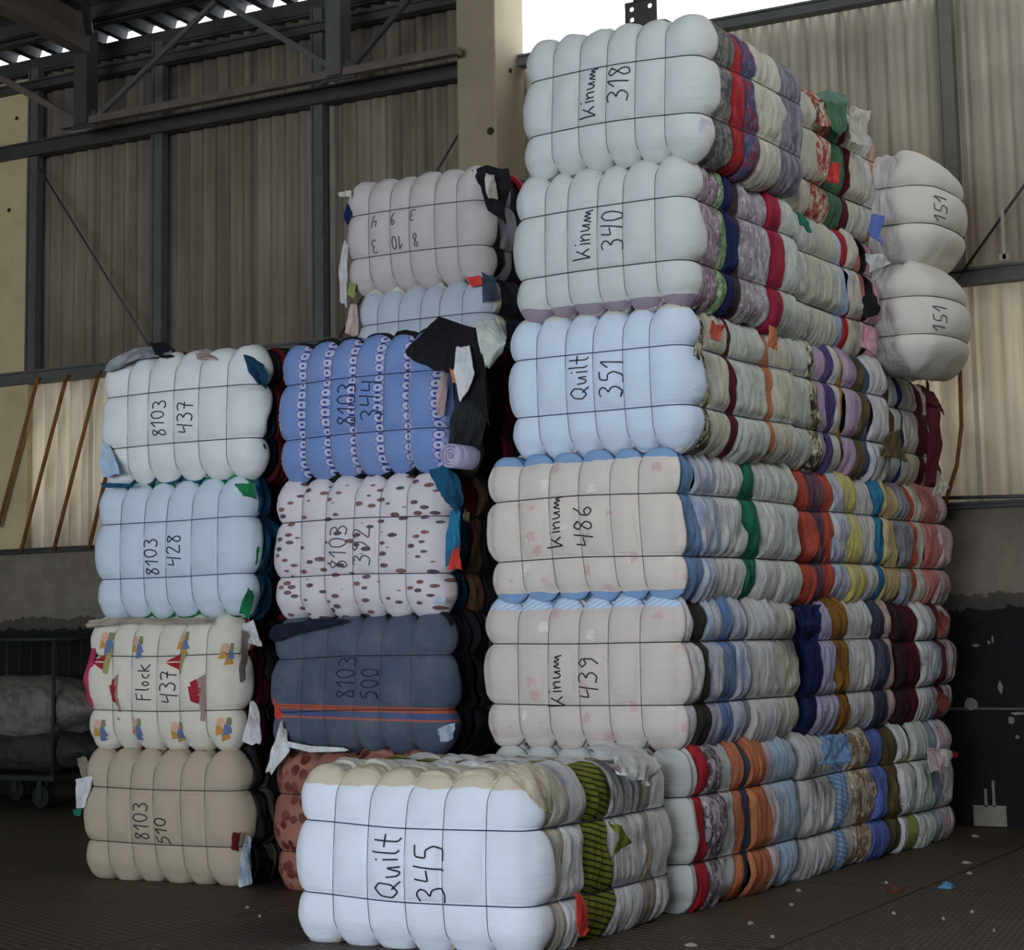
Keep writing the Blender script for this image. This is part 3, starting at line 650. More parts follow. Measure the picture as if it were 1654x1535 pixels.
def add_strings(s, root, mat=None, r=0.0032, verts=True, full=True):
    mat = mat or string_m
    y0, y1 = -s.L/2, s.L/2
    for zt in s.zs:                                        # horizontal, round front and sides
        P = []
        for a in np.linspace(-s.W/2, s.W/2, 40): P.append((a, y0, zt))
        for a in np.linspace(y0, y1, 60)[1:]: P.append((s.W/2, a, zt))
        for a in np.linspace(s.W/2, -s.W/2, 20)[1:]: P.append((a, y1, zt))
        for a in np.linspace(y1, y0, 30)[1:-1]: P.append((-s.W/2, a, zt))
        P = np.array(P); V = s.surf(P[:,0], P[:,1], P[:,2], 0.013)
        m = MB(); m.tube([tuple(v) for v in V], r, 5, True); m.build('baling_string', mat, root, True)
    if verts:
        zb, zt_ = s.zc-s.H/2, s.zc+s.H/2
        for xt in s.xs:
            P = [(xt, y0, a) for a in np.linspace(zb, zt_, 30)]+[(xt, a, zt_) for a in np.linspace(y0, y1, 34)[1:]]
            P += [(xt, y1, a) for a in np.linspace(zt_, zb, 8)[1:]]+[(xt, a, zb) for a in np.linspace(y1, y0, 10)[1:-1]]
            P = np.array(P); V = s.surf(P[:,0], P[:,1], P[:,2], 0.011)
            m = MB(); m.tube([tuple(v) for v in V], r*0.6, 5, True); m.build('baling_string', grey_string, root, True)

def writing(s, root, lines, mode='up', h=0.10, mat=None, r=0.0042, slant=0.0, spacing=1.15, seed=0):
    """lines: [(text, x, z, height)]; mode up = reads bottom to top, flip = upside down"""
    rr = random.Random(seed+5)
    for txt, x0, z0, hh in lines:
        m = MB()
        pen = 0.0; adv = []
        for ch in txt:
            w, st = G[ch]; jy = rr.uniform(-.04, .04)
            for stroke in st:
                pts = []
                for (a, b), (c, d) in zip(stroke[:-1], stroke[1:]):
                    n = max(2, int(math.hypot(c-a, d-b)*hh/0.006))
                    pts += [(a+(c-a)*k/n, b+(d-b)*k/n) for k in range(n)]
                pts.append(stroke[-1])
                for _ in range(2):                          # soften the corners
                    pts = [pts[0]]+[((p[0]+q[0]+t[0])/3, (p[1]+q[1]+t[1])/3) for p, q, t in zip(pts[:-2], pts[1:-1], pts[2:])]+[pts[-1]]
                gx = np.array([pen+p[0]+slant*p[1] for p in pts])*hh; gy = np.array([p[1]+jy for p in pts])*hh
                if mode == 'up': X, Z = x0-gy, z0+gx
                else: X, Z = x0-gx, z0-gy
                V = s.front(X, Z, 0.0105)
                m.tube([tuple(v) for v in V], r, 5)
            pen += w*spacing
        m.build('marker_writing', mat or ink_m, root, True)

def patch(s, m, poly, k=5, off=0.0105):
    """quad of (x,z) corners laid on the front cloth"""
    (a, b, c, d) = [np.array(p, float) for p in poly]; base = len(m.v)
    U, V_ = np.meshgrid(np.linspace(0, 1, k), np.linspace(0, 1, k)); U = U.ravel()[:, None]; V_ = V_.ravel()[:, None]
    P = (a*(1-U)+b*U)*(1-V_)+(d*(1-U)+c*U)*V_
    m.v += [tuple(v) for v in s.front(P[:,0], P[:,1], off)]
    for j in range(k-1):
        for i in range(k-1): m.f.append((base+j*k+i, base+j*k+i+1, base+(j+1)*k+i+1, base+(j+1)*k+i))

def cloth(name, corners, mat, parent=None, n=26, m=18, crumple=0.02, sag=0.0, seed=1, normal=(0,-1,0), thick=0.006, ragged=0.12):
    """loose cloth spanned by rows of control points, crumpled"""
    P = np.array(corners, float)                           # rows x cols x 3
    R0, C0 = P.shape[:2]
    def spl(t, k):                                         # smooth interpolation index
        f = t*(k-1); i = np.minimum(f.astype(int), k-2); u = f-i; return i, u*u*(3-2*u)*0.5+u*0.5
    u = np.linspace(0, 1, n); v = np.linspace(0, 1, m); U, V_ = np.meshgrid(u, v)
    du = ragged*0.5*vnoise(V_*5+seed, seed, U*0)*(np.abs(U-.5)*2); dv = ragged*0.5*vnoise(U*5, seed*2, V_*0)*(np.abs(V_-.5)*2)
    Uc = np.clip(U+0*du, 0, 1); Vc = np.clip(V_+0*dv, 0, 1)
    i, a = spl(Uc.ravel(), C0); j, b = spl(Vc.ravel(), R0); a = a[:, None]; b = b[:, None]
    Q = (P[j, i]*(1-a)+P[j, i+1]*a)*(1-b)+(P[j+1, i]*(1-a)+P[j+1, i+1]*a)*b
    cx = Q.mean(0); Q = cx+(Q-cx)*(1+(du+dv).ravel()[:, None])
    nn = np.array(normal, float); nn /= np.linalg.norm(nn)
    d = vnoise(Q[:,0]*14+seed, Q[:,1]*14, Q[:,2]*14)*crumple+vnoise(Q[:,0]*34, Q[:,1]*34+seed, Q[:,2]*34)*crumple*0.45
    Q = Q+nn*d[:, None]; Q[:,2] -= sag*(1-(2*U.ravel()-1)**2)
    Fc = [(y*n+x, y*n+x+1, (y+1)*n+x+1, (y+1)*n+x) for y in range(m-1) for x in range(n-1)]
    o = mesh_obj(name, Q, Fc, mat, parent)
    so = o.modifiers.new('thickness', 'SOLIDIFY'); so.thickness = thick; so.offset = 0
    sb = o.modifiers.new('soft', 'SUBSURF'); sb.levels = 1; sb.render_levels = 1
    return o

def bale(label, x0, x1, yf, L, z0, z1, cov=None, layers=(), seed=1, rz=0.0, group=None, text=None, mode='up', ink=None,
         lobes=6, A=0.055, wrap=0.13, puff=0.03, messy=0.5, smat=None, ragged=0.5, start=0.05, tslant=0.0, th=0.1, n=190, verts=True, barrel=0.035, ties=(0.26, 0.735), cat='bale', r=0.075):
    root = empty('textile_bale', ((x0+x1)/2, yf+L/2, z0), rz); tag(root, label, cat, group)
    s = Shape(x1-x0, L, z1-z0, seed, lobes, A, ties, r, barrel)
    layer_stack(s, root, list(layers), -s.L/2+(start if cov else 0.01), s.L/2-0.01, n=n, puff=puff, messy=messy, cap_first=cov is None)
    if cov: front_cover(s, root, cov, wrap, ragged=ragged)
    add_strings(s, root, smat, verts=verts)
    if text:
        hx = s.W/2
        writing(s, root, [(t, u*hx, s.zc+v*s.H/2, hh) for t, u, v, hh in text], mode, th, ink, slant=tslant, seed=seed)
    return root, s

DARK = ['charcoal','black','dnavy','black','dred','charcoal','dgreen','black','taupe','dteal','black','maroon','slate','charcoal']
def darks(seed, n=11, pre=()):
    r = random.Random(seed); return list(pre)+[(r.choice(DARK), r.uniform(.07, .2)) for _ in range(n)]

YF, HB = 9.95, 1.46
# front columns of the big pile, bottom to top ------------------------------------------------
white = cover('white', (214,216,214)); greywhite = cover('greywhite', (198,201,198)); iceblue = cover('iceblue', (200,214,230))
stripe_rim = fabric('rainbowrim', (196,206,224), (140,170,196), 'stripe')
R1a = [('white',.05),('red',.10),('greyfloral',.24),('white',.17),('orange',.10),('slate',.08),('orange',.25),('pinkwhite',.13),('paleblue',.41)]
b_, s_ = bale('bottom bale of the tall front column, red and orange textiles beside white ones', -6.20,-4.93,YF,1.50,0.0,0.86, greywhite, R1a, 11, messy=.45, wrap=.05)
R2a = [('white',.10),('blackolive',.14),('whiteblue',.2),('denim',.16),('whiteblue',.17),('grey',.08),('white',.39),('cream',.35)]
floral_b = cover_flower('beige_floral_low', (200,190,182), ((196,206,232), -1, 0.765, (150,190,206)))
b439, s439 = bale('beige floral fronted textile bale marked 439, second from bottom of the tall column', -6.21,-4.93,YF,1.56,0.85,1.67, floral_b, R2a, 12, wrap=0.06,
     text=[('Kinum',-0.14,-0.52,.115),('439',0.24,-0.38,.125)])
R3a = [('skyblue',.17),('whiteblue',.23),('paleblue',.05),('white',.37),('emerald',.21),('white',.31),('palegreen',.37)]
b486, s486 = bale('beige floral textile bale marked 486 with sky blue cloth around its edges', -6.17,-4.92,YF,1.62,1.65,2.48, cover_flower('beige_floral_high', (208,198,188), ((122,154,192), 0.055, 0.775)), R3a, 13, wrap=0.045, puff=0.034,
     text=[('Kinum',-0.16,-0.34,.115),('486',0.19,-0.34,.13)])
R4a = [('white',.08),('darkfloral',.12),('cream',.24),('maroon',.13),('palegreen',.39),('orange',.09),('cream',.37)]
b351, s351 = bale('pale blue textile bale marked Quilt 351, third from top of the tall column', -6.03,-4.86,YF,1.52,2.47,3.26, cover('iceblue_hem', (200,214,230), ((204,206,190), -1, 0.77)), R4a, 14, smat=wire_m,
     text=[('Quilt',-0.03,-0.30,.12),('351',0.36,-0.30,.13)])
R5a = [('mauve',.3),('greenfloral',.08),('navy',.1),('brownmaroon',.13),('greypink',.42),('crimson',.15),('palegreen',.24)]
b340, s340 = bale('off-white textile bale marked Kinum 340 with mauve floral textiles behind its front', -5.97,-4.82,YF,1.48,3.26,4.09, cover('greywhite_hem', (198,201,198), ((150,136,150), 0.05, 9)), R5a, 15,
     text=[('Kinum',-0.03,-0.36,.115),('340',0.34,-0.26,.125)])
R6a = [('greymix',.36),('red',.15),('bluefloral',.19),('cream',.39),('greylilac',.33)]
b318, s318 = bale('topmost off-white textile bale marked Kinum 318', -5.90,-4.72,YF,1.44,4.08,4.89, greywhite, R6a, 16,
     text=[('Kinum',-0.10,-0.38,.115),('318',0.29,-0.20,.135)])

# second and third bales of each row, seen from their edge side --------------------------------
EDGE = [
 ('bottom row middle bale with blue striped and periwinkle textiles between white ones',-6.2,-4.95,11.50,1.40,0.0,0.83,[('white',.31),('white',.21),('bluestripe',.18),('white',.12),('beigefloral',.29),('periwinkle',.27)],21),
 ('bottom row bale nearest the black wall with lime green and pale textiles',-6.2,-4.95,12.92,1.28,0.0,0.82,[('olivebrown',.17),('white',.17),('lime',.13),('palegreen',.28),('paleblue',.18),('pinkwhite',.31)],22),
 ('second row middle bale with dark navy and ochre brown textiles',-6.2,-4.95,11.62,1.50,0.84,1.65,[('navy',.21),('lilacwhite',.25),('ochre',.21),('white',.45),('slate',.17),('pinkbeige',.2)],23),
 ('second row bale nearest the black wall with maroon and white textiles',-6.2,-4.95,13.14,1.14,0.83,1.63,[('blackmaroon',.16),('maroon',.21),('white',.24),('tealwhite',.12),('maroon',.07),('brownwhite',.23)],24),
 ('third row middle bale with orange, plum, yellow and teal textiles',-6.2,-4.96,11.64,1.48,1.65,2.46,[('orangered',.17),('plum',.2),('orangered',.17),('whiteblue',.21),('yellow',.24),('white',.30),('teal',.10),('tan',.12)],25),
 ('third row far bale with tan, grey and salmon red textiles',-6.2,-4.97,13.13,1.20,1.64,2.44,[('tan',.23),('grey',.19),('orangered',.13),('cream',.14),('salmon',.28),('pinkgrey',.24)],26),
 ('fourth row middle bale with lilac, purple, olive and slate blue textiles',-6.2,-4.93,11.52,1.60,2.47,3.27,[('palegreen',.25),('darkfloral',.15),('lilac',.12),('purple',.08),('white',.15),('gold',.07),('lilac',.15),('olivebrown',.17),('slateblue',.12),('white',.28)],27),
 ('fourth row far bale with brown and cream textiles and maroon cloth at its end',-6.2,-4.97,13.15,1.18,2.46,3.20,[('brown',.14),('creamblue',.18),('navy',.07),('cream',.37),('maroon',.13),('cream',.1),('maroon',.21)],28),
 ('fifth row middle bale of cream striped and salmon textiles beside the sideways white bales',-6.1,-4.94,11.52,1.56,3.27,4.08,[('palegreen',.20),('white',.16),('creamstripe',.47),('paleblue',.14),('red',.08),('cream',.16),('salmon',.11),('black',.08),('pink',.18)],29),
 ('upper bale of cream textiles with a green quilt and orange scraps behind the topmost bale',-6.1,-4.96,11.86,1.42,4.09,4.92,[('cream',.21),('redfloral',.18),('green',.27),('maroon',.08),('cream',.27),('white',.18),('creamorange',.18)],30),
]
edge_b = {}
for lab, x0, x1, y0, L, z0, z1, lay, sd in EDGE:
    edge_b[sd] = bale(lab, x0, x1, y0, L, z0, z1, None, lay, sd, messy=.62, puff=.036, smat=string_m)

# two large white bales turned sideways, overhanging at the far end -----------------------------
wp = fabric('white_plastic', (222,218,210), (204,200,196), gloss=0.35)
peach = fabric('peach_white', (222,196,180), (206,196,190), gloss=0.3)
cap_c = cover('bone', (216,212,202)); peach_m = plain('peach_patch', (222,176,158), 0.6, 0.1, 3)
for k, (z0, z1, lab, tx, sd) in enumerate(((3.20,3.96,'lower of the two sideways white bales overhanging the pile near the wall',None,41),(3.95,4.73,'upper sideways white bale overhanging the pile near the wall, marked 151',[('151',0.05,-0.1,.12)],42))):
    # front faces +x after the quarter turn
    cx, cy = -5.27, 13.57
    root = empty('textile_bale', (cx+0.02*k, cy, z0), math.pi/2-0.03+0.05*k); tag(root, lab, 'bale')
    s = Shape(0.98, 1.22, z1-z0, sd, 1, 0.07, (0.28, 0.70), 0.14, 0.07)
    layer_stack(s, root, [(wp,.3),(wp,.5),('whiteblue',.3)], -s.L/2+0.10, s.L/2-0.01, messy=.3)
    front_cover(s, root, cap_c, 0.2)
    add_strings(s, root, string_m, verts=False)
    writing(s, root, [(tx[0][0] if tx else '151', -0.22, s.zc-0.12, .12)], 'up', .12, ink_faint, seed=sd)

# left column A --------------------------------------------------------------------------------
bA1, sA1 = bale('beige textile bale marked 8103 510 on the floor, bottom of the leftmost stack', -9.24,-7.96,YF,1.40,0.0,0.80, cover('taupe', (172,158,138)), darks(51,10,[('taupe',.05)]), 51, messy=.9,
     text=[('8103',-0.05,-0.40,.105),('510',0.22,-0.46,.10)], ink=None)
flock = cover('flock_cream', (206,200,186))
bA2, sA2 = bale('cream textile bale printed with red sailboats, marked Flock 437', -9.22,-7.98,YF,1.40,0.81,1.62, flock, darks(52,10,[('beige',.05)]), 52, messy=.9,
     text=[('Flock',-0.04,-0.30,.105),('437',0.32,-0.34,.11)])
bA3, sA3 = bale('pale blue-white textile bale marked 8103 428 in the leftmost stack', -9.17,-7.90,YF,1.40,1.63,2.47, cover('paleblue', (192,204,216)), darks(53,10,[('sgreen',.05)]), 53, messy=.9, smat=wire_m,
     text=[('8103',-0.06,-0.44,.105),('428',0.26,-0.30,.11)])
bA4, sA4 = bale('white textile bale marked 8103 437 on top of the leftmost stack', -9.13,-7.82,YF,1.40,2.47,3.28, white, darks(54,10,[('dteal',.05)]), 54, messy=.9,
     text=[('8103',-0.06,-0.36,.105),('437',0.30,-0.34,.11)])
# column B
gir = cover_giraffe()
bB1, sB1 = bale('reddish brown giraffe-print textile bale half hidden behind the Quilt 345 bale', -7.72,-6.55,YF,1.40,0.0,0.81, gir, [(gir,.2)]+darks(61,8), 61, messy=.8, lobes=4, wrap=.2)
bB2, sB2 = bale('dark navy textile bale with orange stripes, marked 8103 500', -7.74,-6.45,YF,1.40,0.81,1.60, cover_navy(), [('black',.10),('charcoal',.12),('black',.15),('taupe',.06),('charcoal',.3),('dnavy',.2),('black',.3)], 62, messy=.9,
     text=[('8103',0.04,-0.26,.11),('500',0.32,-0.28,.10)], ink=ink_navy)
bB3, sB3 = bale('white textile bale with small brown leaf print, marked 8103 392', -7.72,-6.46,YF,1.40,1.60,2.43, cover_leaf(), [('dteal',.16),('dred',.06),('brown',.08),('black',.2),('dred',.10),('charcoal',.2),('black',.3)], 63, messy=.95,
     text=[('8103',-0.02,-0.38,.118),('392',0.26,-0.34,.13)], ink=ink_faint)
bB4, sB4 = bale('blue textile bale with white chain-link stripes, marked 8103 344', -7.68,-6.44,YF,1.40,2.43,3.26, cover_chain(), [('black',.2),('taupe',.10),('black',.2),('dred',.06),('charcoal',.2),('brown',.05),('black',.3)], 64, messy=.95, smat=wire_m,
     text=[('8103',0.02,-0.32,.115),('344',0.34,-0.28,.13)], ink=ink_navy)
# column C behind
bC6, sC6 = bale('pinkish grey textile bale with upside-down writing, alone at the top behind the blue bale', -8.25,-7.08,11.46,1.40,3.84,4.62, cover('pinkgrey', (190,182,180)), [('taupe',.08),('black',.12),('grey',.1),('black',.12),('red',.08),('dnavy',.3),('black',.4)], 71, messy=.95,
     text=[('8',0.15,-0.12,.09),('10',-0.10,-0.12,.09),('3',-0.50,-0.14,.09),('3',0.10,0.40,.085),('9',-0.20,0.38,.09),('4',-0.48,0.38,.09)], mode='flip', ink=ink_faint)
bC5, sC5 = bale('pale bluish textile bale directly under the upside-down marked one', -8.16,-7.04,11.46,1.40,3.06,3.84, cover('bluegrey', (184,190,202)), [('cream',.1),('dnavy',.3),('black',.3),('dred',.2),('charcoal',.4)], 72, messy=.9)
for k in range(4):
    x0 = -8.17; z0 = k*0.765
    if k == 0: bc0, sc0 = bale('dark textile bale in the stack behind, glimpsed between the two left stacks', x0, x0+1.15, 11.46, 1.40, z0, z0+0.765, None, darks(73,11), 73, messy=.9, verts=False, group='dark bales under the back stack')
    else:
        c = bc0.copy(); C.objects.link(c); c.location.z = z0
        for ch in bc0.children:
            q = ch.copy(); C.objects.link(q); q.parent = c

# Quilt 345 in front ---------------------------------------------------------------------------
LQ = [('creamtan',.12),('cream',.10),('white',.16),('white',.06),('olivestripe',.26),('white',.30),('beige',.14),('white',.2)]
bQ, sQ = bale('large bright white textile bale marked Quilt 345, standing alone in front of the pile', -6.33,-4.93,8.34,1.42,0.0,0.83, cover('brightwhite', (226,232,242), ((206,196,172), -1, 0.765)), LQ, 81, smat=wire_m, A=.055, barrel=.05,
     text=[('Quilt',-0.02,-0.46,.145),('345',0.36,-0.48,.15)], messy=.5)

# ---------------------------------------------------------------- loose cloth squeezed out of the bales (world coordinates, then made local)
FLAPS = [
('loose_jacket','bB4','black',0.018,1,[[(-6.677, 9.86, 3.142), (-6.509, 9.98, 3.347), (-6.277, 10.02, 3.256)], [(-6.581, 9.82, 3.071), (-6.403, 9.84, 3.138), (-6.21, 10.0, 2.994)], [(-6.451, 9.83, 2.996), (-6.347, 9.9, 2.995), (-6.205, 10.05, 2.673)]]),
('loose_jacket','bB4','charcoal',0.02,2,[[(-6.425, 9.98, 3.155), (-6.299, 10.1, 3.212)], [(-6.387, 9.96, 2.859), (-6.221, 10.1, 2.822)], [(-6.442, 9.95, 2.573), (-6.364, 10.15, 2.545)]]),
('loose_rag','bB4','white',0.01,3,[[(-6.336, 9.9, 3.131), (-6.263, 9.92, 3.134)], [(-6.342, 9.88, 2.992), (-6.211, 9.9, 2.977)], [(-6.32, 9.9, 2.813), (-6.272, 9.92, 2.875)]]),
('loose_rag','bB4','palegreen',0.022,4,[[(-6.296, 10.05, 3.298), (-6.211, 10.1, 3.314), (-6.124, 10.1, 3.215)], [(-6.237, 10.0, 3.141), (-6.132, 10.0, 3.132), (-6.086, 10.05, 3.148)], [(-6.231, 10.02, 3.012), (-6.216, 10.05, 3.021), (-6.204, 10.08, 3.045)]]),
('loose_rag','bB4','pinkgrey',0.01,5,[[(-6.415, 9.88, 2.991), (-6.407, 9.92, 2.98)], [(-6.462, 9.87, 2.856), (-6.418, 9.92, 2.84)], [(-6.461, 9.88, 2.756), (-6.436, 9.92, 2.743)]]),
('loose_rag','bB4','orange',0.008,6,[[(-6.367, 9.88, 3.009), (-6.325, 9.9, 2.993)], [(-6.356, 9.88, 2.929), (-6.318, 9.9, 2.92)]]),
('loose_rag','bB3','dteal',0.014,7,[[(-6.513, 9.86, 2.435), (-6.411, 9.9, 2.453), (-6.376, 9.95, 2.396)], [(-6.459, 9.84, 2.334), (-6.359, 9.9, 2.279), (-6.336, 9.95, 2.28)], [(-6.389, 9.86, 2.236), (-6.348, 9.9, 2.172), (-6.349, 9.95, 2.227)]]),
('loose_rag','bB3','teal',0.008,8,[[(-6.416, 9.94, 2.19), (-6.373, 9.98, 2.204)], [(-6.426, 9.9, 2.033), (-6.373, 9.96, 1.997)], [(-6.442, 9.92, 1.875), (-6.434, 9.96, 1.893)]]),
('loose_rag','bB3','coral',0.008,9,[[(-6.391, 9.95, 2.019), (-6.386, 9.98, 1.991)], [(-6.434, 9.92, 1.85), (-6.375, 9.98, 1.856)]]),
('loose_rag','bB3','tan',0.008,10,[[(-6.488, 10.2, 2.219), (-6.485, 10.25, 2.191)], [(-6.518, 10.2, 1.954), (-6.502, 10.25, 1.991)]]),
('loose_rag','bB3','paleblue',0.01,11,[[(-6.482, 9.86, 1.688), (-6.432, 9.9, 1.705)], [(-6.472, 9.85, 1.653), (-6.433, 9.9, 1.662)]]),
('loose_rag','bB3','greymix',0.01,12,[[(-6.565, 10.4, 1.85), (-6.54, 10.45, 1.839)], [(-6.573, 10.4, 1.648), (-6.539, 10.45, 1.633)]]),
('loose_rag','bB2','white',0.01,13,[[(-7.59, 9.86, 0.99), (-7.58, 9.9, 0.937)], [(-7.62, 9.82, 0.85), (-7.513, 9.86, 0.824)], [(-7.666, 9.82, 0.705), (-7.644, 9.85, 0.679)]]),
('loose_rag','bB2','white',0.006,14,[[(-7.568, 9.86, 0.881), (-7.361, 9.84, 0.853), (-7.093, 9.84, 0.845)], [(-7.549, 9.86, 0.845), (-7.361, 9.84, 0.813), (-7.093, 9.84, 0.824)]]),
('loose_rag','bB2','coral',0.006,15,[[(-7.687, 9.92, 1.126), (-7.682, 9.95, 1.132)], [(-7.663, 9.9, 1.009), (-7.613, 9.92, 0.994)]]),
('loose_rag','bB2','dnavy',0.014,16,[[(-7.649, 9.86, 1.56), (-7.341, 9.88, 1.592), (-7.13, 9.9, 1.588)], [(-7.649, 9.86, 1.45), (-7.448, 9.84, 1.513), (-7.146, 9.86, 1.559)]]),
('loose_rag','bB2','tealwhite',0.012,17,[[(-6.477, 9.86, 0.956), (-6.377, 9.9, 0.996)], [(-6.453, 9.86, 0.88), (-6.395, 9.9, 0.893)]]),
('loose_rag','bA4','grey',0.02,21,[[(-9.036, 9.9, 3.254), (-8.844, 9.95, 3.356), (-8.688, 10.1, 3.366)], [(-8.989, 9.86, 3.189), (-8.756, 9.88, 3.268), (-8.507, 9.95, 3.278)]]),
('loose_rag','bA4','black',0.012,22,[[(-8.731, 10.0, 3.375), (-8.73, 10.1, 3.403), (-8.625, 10.1, 3.337)], [(-8.625, 9.92, 3.293), (-8.556, 9.9, 3.261), (-8.507, 9.95, 3.271)]]),
('loose_rag','bA4','pinkbeige',0.01,23,[[(-8.354, 9.98, 3.284), (-8.311, 10.05, 3.312), (-8.195, 10.0, 3.265)], [(-8.272, 9.9, 3.23), (-8.171, 9.88, 3.219), (-8.123, 9.9, 3.217)]]),
('loose_rag','bA4','dteal',0.012,24,[[(-7.907, 9.9, 3.23), (-7.85, 10.0, 3.212)], [(-7.826, 9.86, 3.111), (-7.776, 9.98, 3.099)], [(-7.78, 9.88, 3.04), (-7.796, 9.98, 3.012)]]),
('loose_rag','bA4','paleblue',0.008,25,[[(-9.089, 9.94, 2.857), (-9.066, 9.95, 2.796)], [(-9.045, 9.86, 2.629), (-8.87, 9.84, 2.605)], [(-9.018, 9.86, 2.52), (-8.843, 9.84, 2.525)]]),
('loose_rag','bA4','dteal',0.006,26,[[(-9.028, 9.86, 2.489), (-8.739, 9.84, 2.464)], [(-9.002, 9.85, 2.455), (-8.73, 9.83, 2.44)]]),
('loose_rag','bA3','sgreen',0.01,27,[[(-7.933, 9.86, 2.423), (-7.836, 9.92, 2.429)], [(-7.859, 9.84, 2.35), (-7.817, 9.92, 2.329)]]),
('loose_rag','bA3','sgreen',0.01,28,[[(-7.869, 9.9, 1.796), (-7.861, 9.95, 1.751)], [(-7.888, 9.84, 1.639), (-7.859, 9.9, 1.601)]]),
('loose_rag','bA2','rose',0.01,31,[[(-9.149, 9.92, 1.448), (-9.088, 9.9, 1.42)], [(-9.196, 9.9, 1.253), (-9.138, 9.9, 1.195)], [(-9.187, 9.92, 1.116), (-9.115, 9.9, 1.055)]]),
('loose_rag','bA2','beige',0.014,32,[[(-9.156, 9.88, 1.617), (-8.843, 9.88, 1.627), (-8.555, 9.9, 1.614), (-8.207, 9.9, 1.615)], [(-9.117, 9.85, 1.57), (-8.807, 9.84, 1.596), (-8.503, 9.84, 1.583), (-8.157, 9.84, 1.584)]]),
('loose_rag','bA2','taupe',0.012,33,[[(-7.91, 9.88, 1.557), (-7.875, 9.92, 1.512)], [(-7.885, 9.86, 1.379), (-7.885, 9.92, 1.34)], [(-7.92, 9.88, 1.201), (-7.904, 9.92, 1.229)]]),
('loose_rag','bA2','white',0.012,34,[[(-7.914, 9.98, 1.116), (-7.891, 10.0, 1.096)], [(-7.895, 9.92, 0.97), (-7.819, 9.98, 0.931)], [(-7.917, 9.9, 0.853), (-7.815, 9.95, 0.844)]]),
('loose_rag','bA2','white',0.01,35,[[(-7.947, 9.95, 1.565), (-7.9, 10.0, 1.594)], [(-7.866, 9.92, 1.452), (-7.818, 9.98, 1.428)]]),
('loose_rag','bA1','taupe',0.01,36,[[(-9.294, 9.95, 0.74), (-9.22, 9.95, 0.757)], [(-9.222, 9.92, 0.604), (-9.099, 9.9, 0.631)]]),
('loose_rag','bA1','white',0.008,37,[[(-9.275, 9.92, 0.61), (-9.109, 9.9, 0.638)], [(-9.243, 9.9, 0.435), (-9.151, 9.88, 0.447)]]),
('loose_rag','bA1','emerald',0.008,38,[[(-9.274, 9.9, 0.427), (-9.19, 9.9, 0.437)], [(-9.263, 9.9, 0.388), (-9.211, 9.9, 0.39)]]),
('loose_rag','bA1','dred',0.01,39,[[(-7.951, 9.86, 0.333), (-7.926, 9.9, 0.326)], [(-7.96, 9.86, 0.235), (-7.936, 9.9, 0.217)]]),
('loose_rag','bA1','tealwhite',0.01,40,[[(-7.919, 9.95, 0.307), (-7.905, 9.98, 0.298)], [(-7.926, 9.9, 0.167), (-7.891, 9.95, 0.156)], [(-7.929, 9.88, 0.017), (-7.855, 9.94, 0.028)]]),
('loose_rag','bC6','black',0.022,41,[[(-7.202, 11.45, 4.6), (-7.1, 11.5, 4.63), (-6.95, 11.55, 4.585)], [(-7.102, 11.42, 4.462), (-6.981, 11.42, 4.447), (-6.924, 11.5, 4.411)], [(-7.077, 11.46, 4.297), (-7.022, 11.48, 4.251), (-6.992, 11.55, 4.217)]]),
('loose_rag','bC6','brownwhite',0.014,42,[[(-7.032, 11.38, 4.53), (-6.967, 11.4, 4.509)], [(-7.016, 11.38, 4.36), (-6.951, 11.4, 4.347)]]),
('loose_rag','bC6','navy',0.008,43,[[(-8.227, 11.46, 4.491), (-8.15, 11.44, 4.434)], [(-8.25, 11.46, 4.388), (-8.204, 11.44, 4.322)]]),
('loose_rag','bC6','white',0.01,44,[[(-8.251, 11.46, 4.229), (-8.205, 11.44, 4.19)], [(-8.281, 11.44, 4.045), (-8.203, 11.42, 3.99)], [(-8.272, 11.44, 3.799), (-8.205, 11.42, 3.746)]]),
('loose_rag','bC6','cream',0.01,45,[[(-8.292, 11.44, 4.567), (-8.152, 11.4, 4.568)], [(-8.277, 11.44, 4.538), (-8.142, 11.4, 4.514)]]),
('loose_rag','bC6','coral',0.012,46,[[(-7.201, 11.38, 3.844), (-7.101, 11.4, 3.849)], [(-7.163, 11.38, 3.773), (-7.078, 11.4, 3.783)]]),
('loose_rag','bC5','slate',0.012,47,[[(-7.086, 11.4, 3.868), (-6.993, 11.42, 3.819)], [(-7.081, 11.4, 3.659), (-6.967, 11.42, 3.691)]]),
('loose_rag','bC5','lime',0.01,48,[[(-8.186, 11.44, 3.925), (-8.12, 11.42, 3.894)], [(-8.219, 11.44, 3.837), (-8.142, 11.42, 3.801)]]),
('loose_rag','bC5','pinkbeige',0.012,49,[[(-8.193, 11.44, 3.774), (-8.111, 11.42, 3.754)], [(-8.232, 11.44, 3.56), (-8.102, 11.42, 3.524)]]),
]
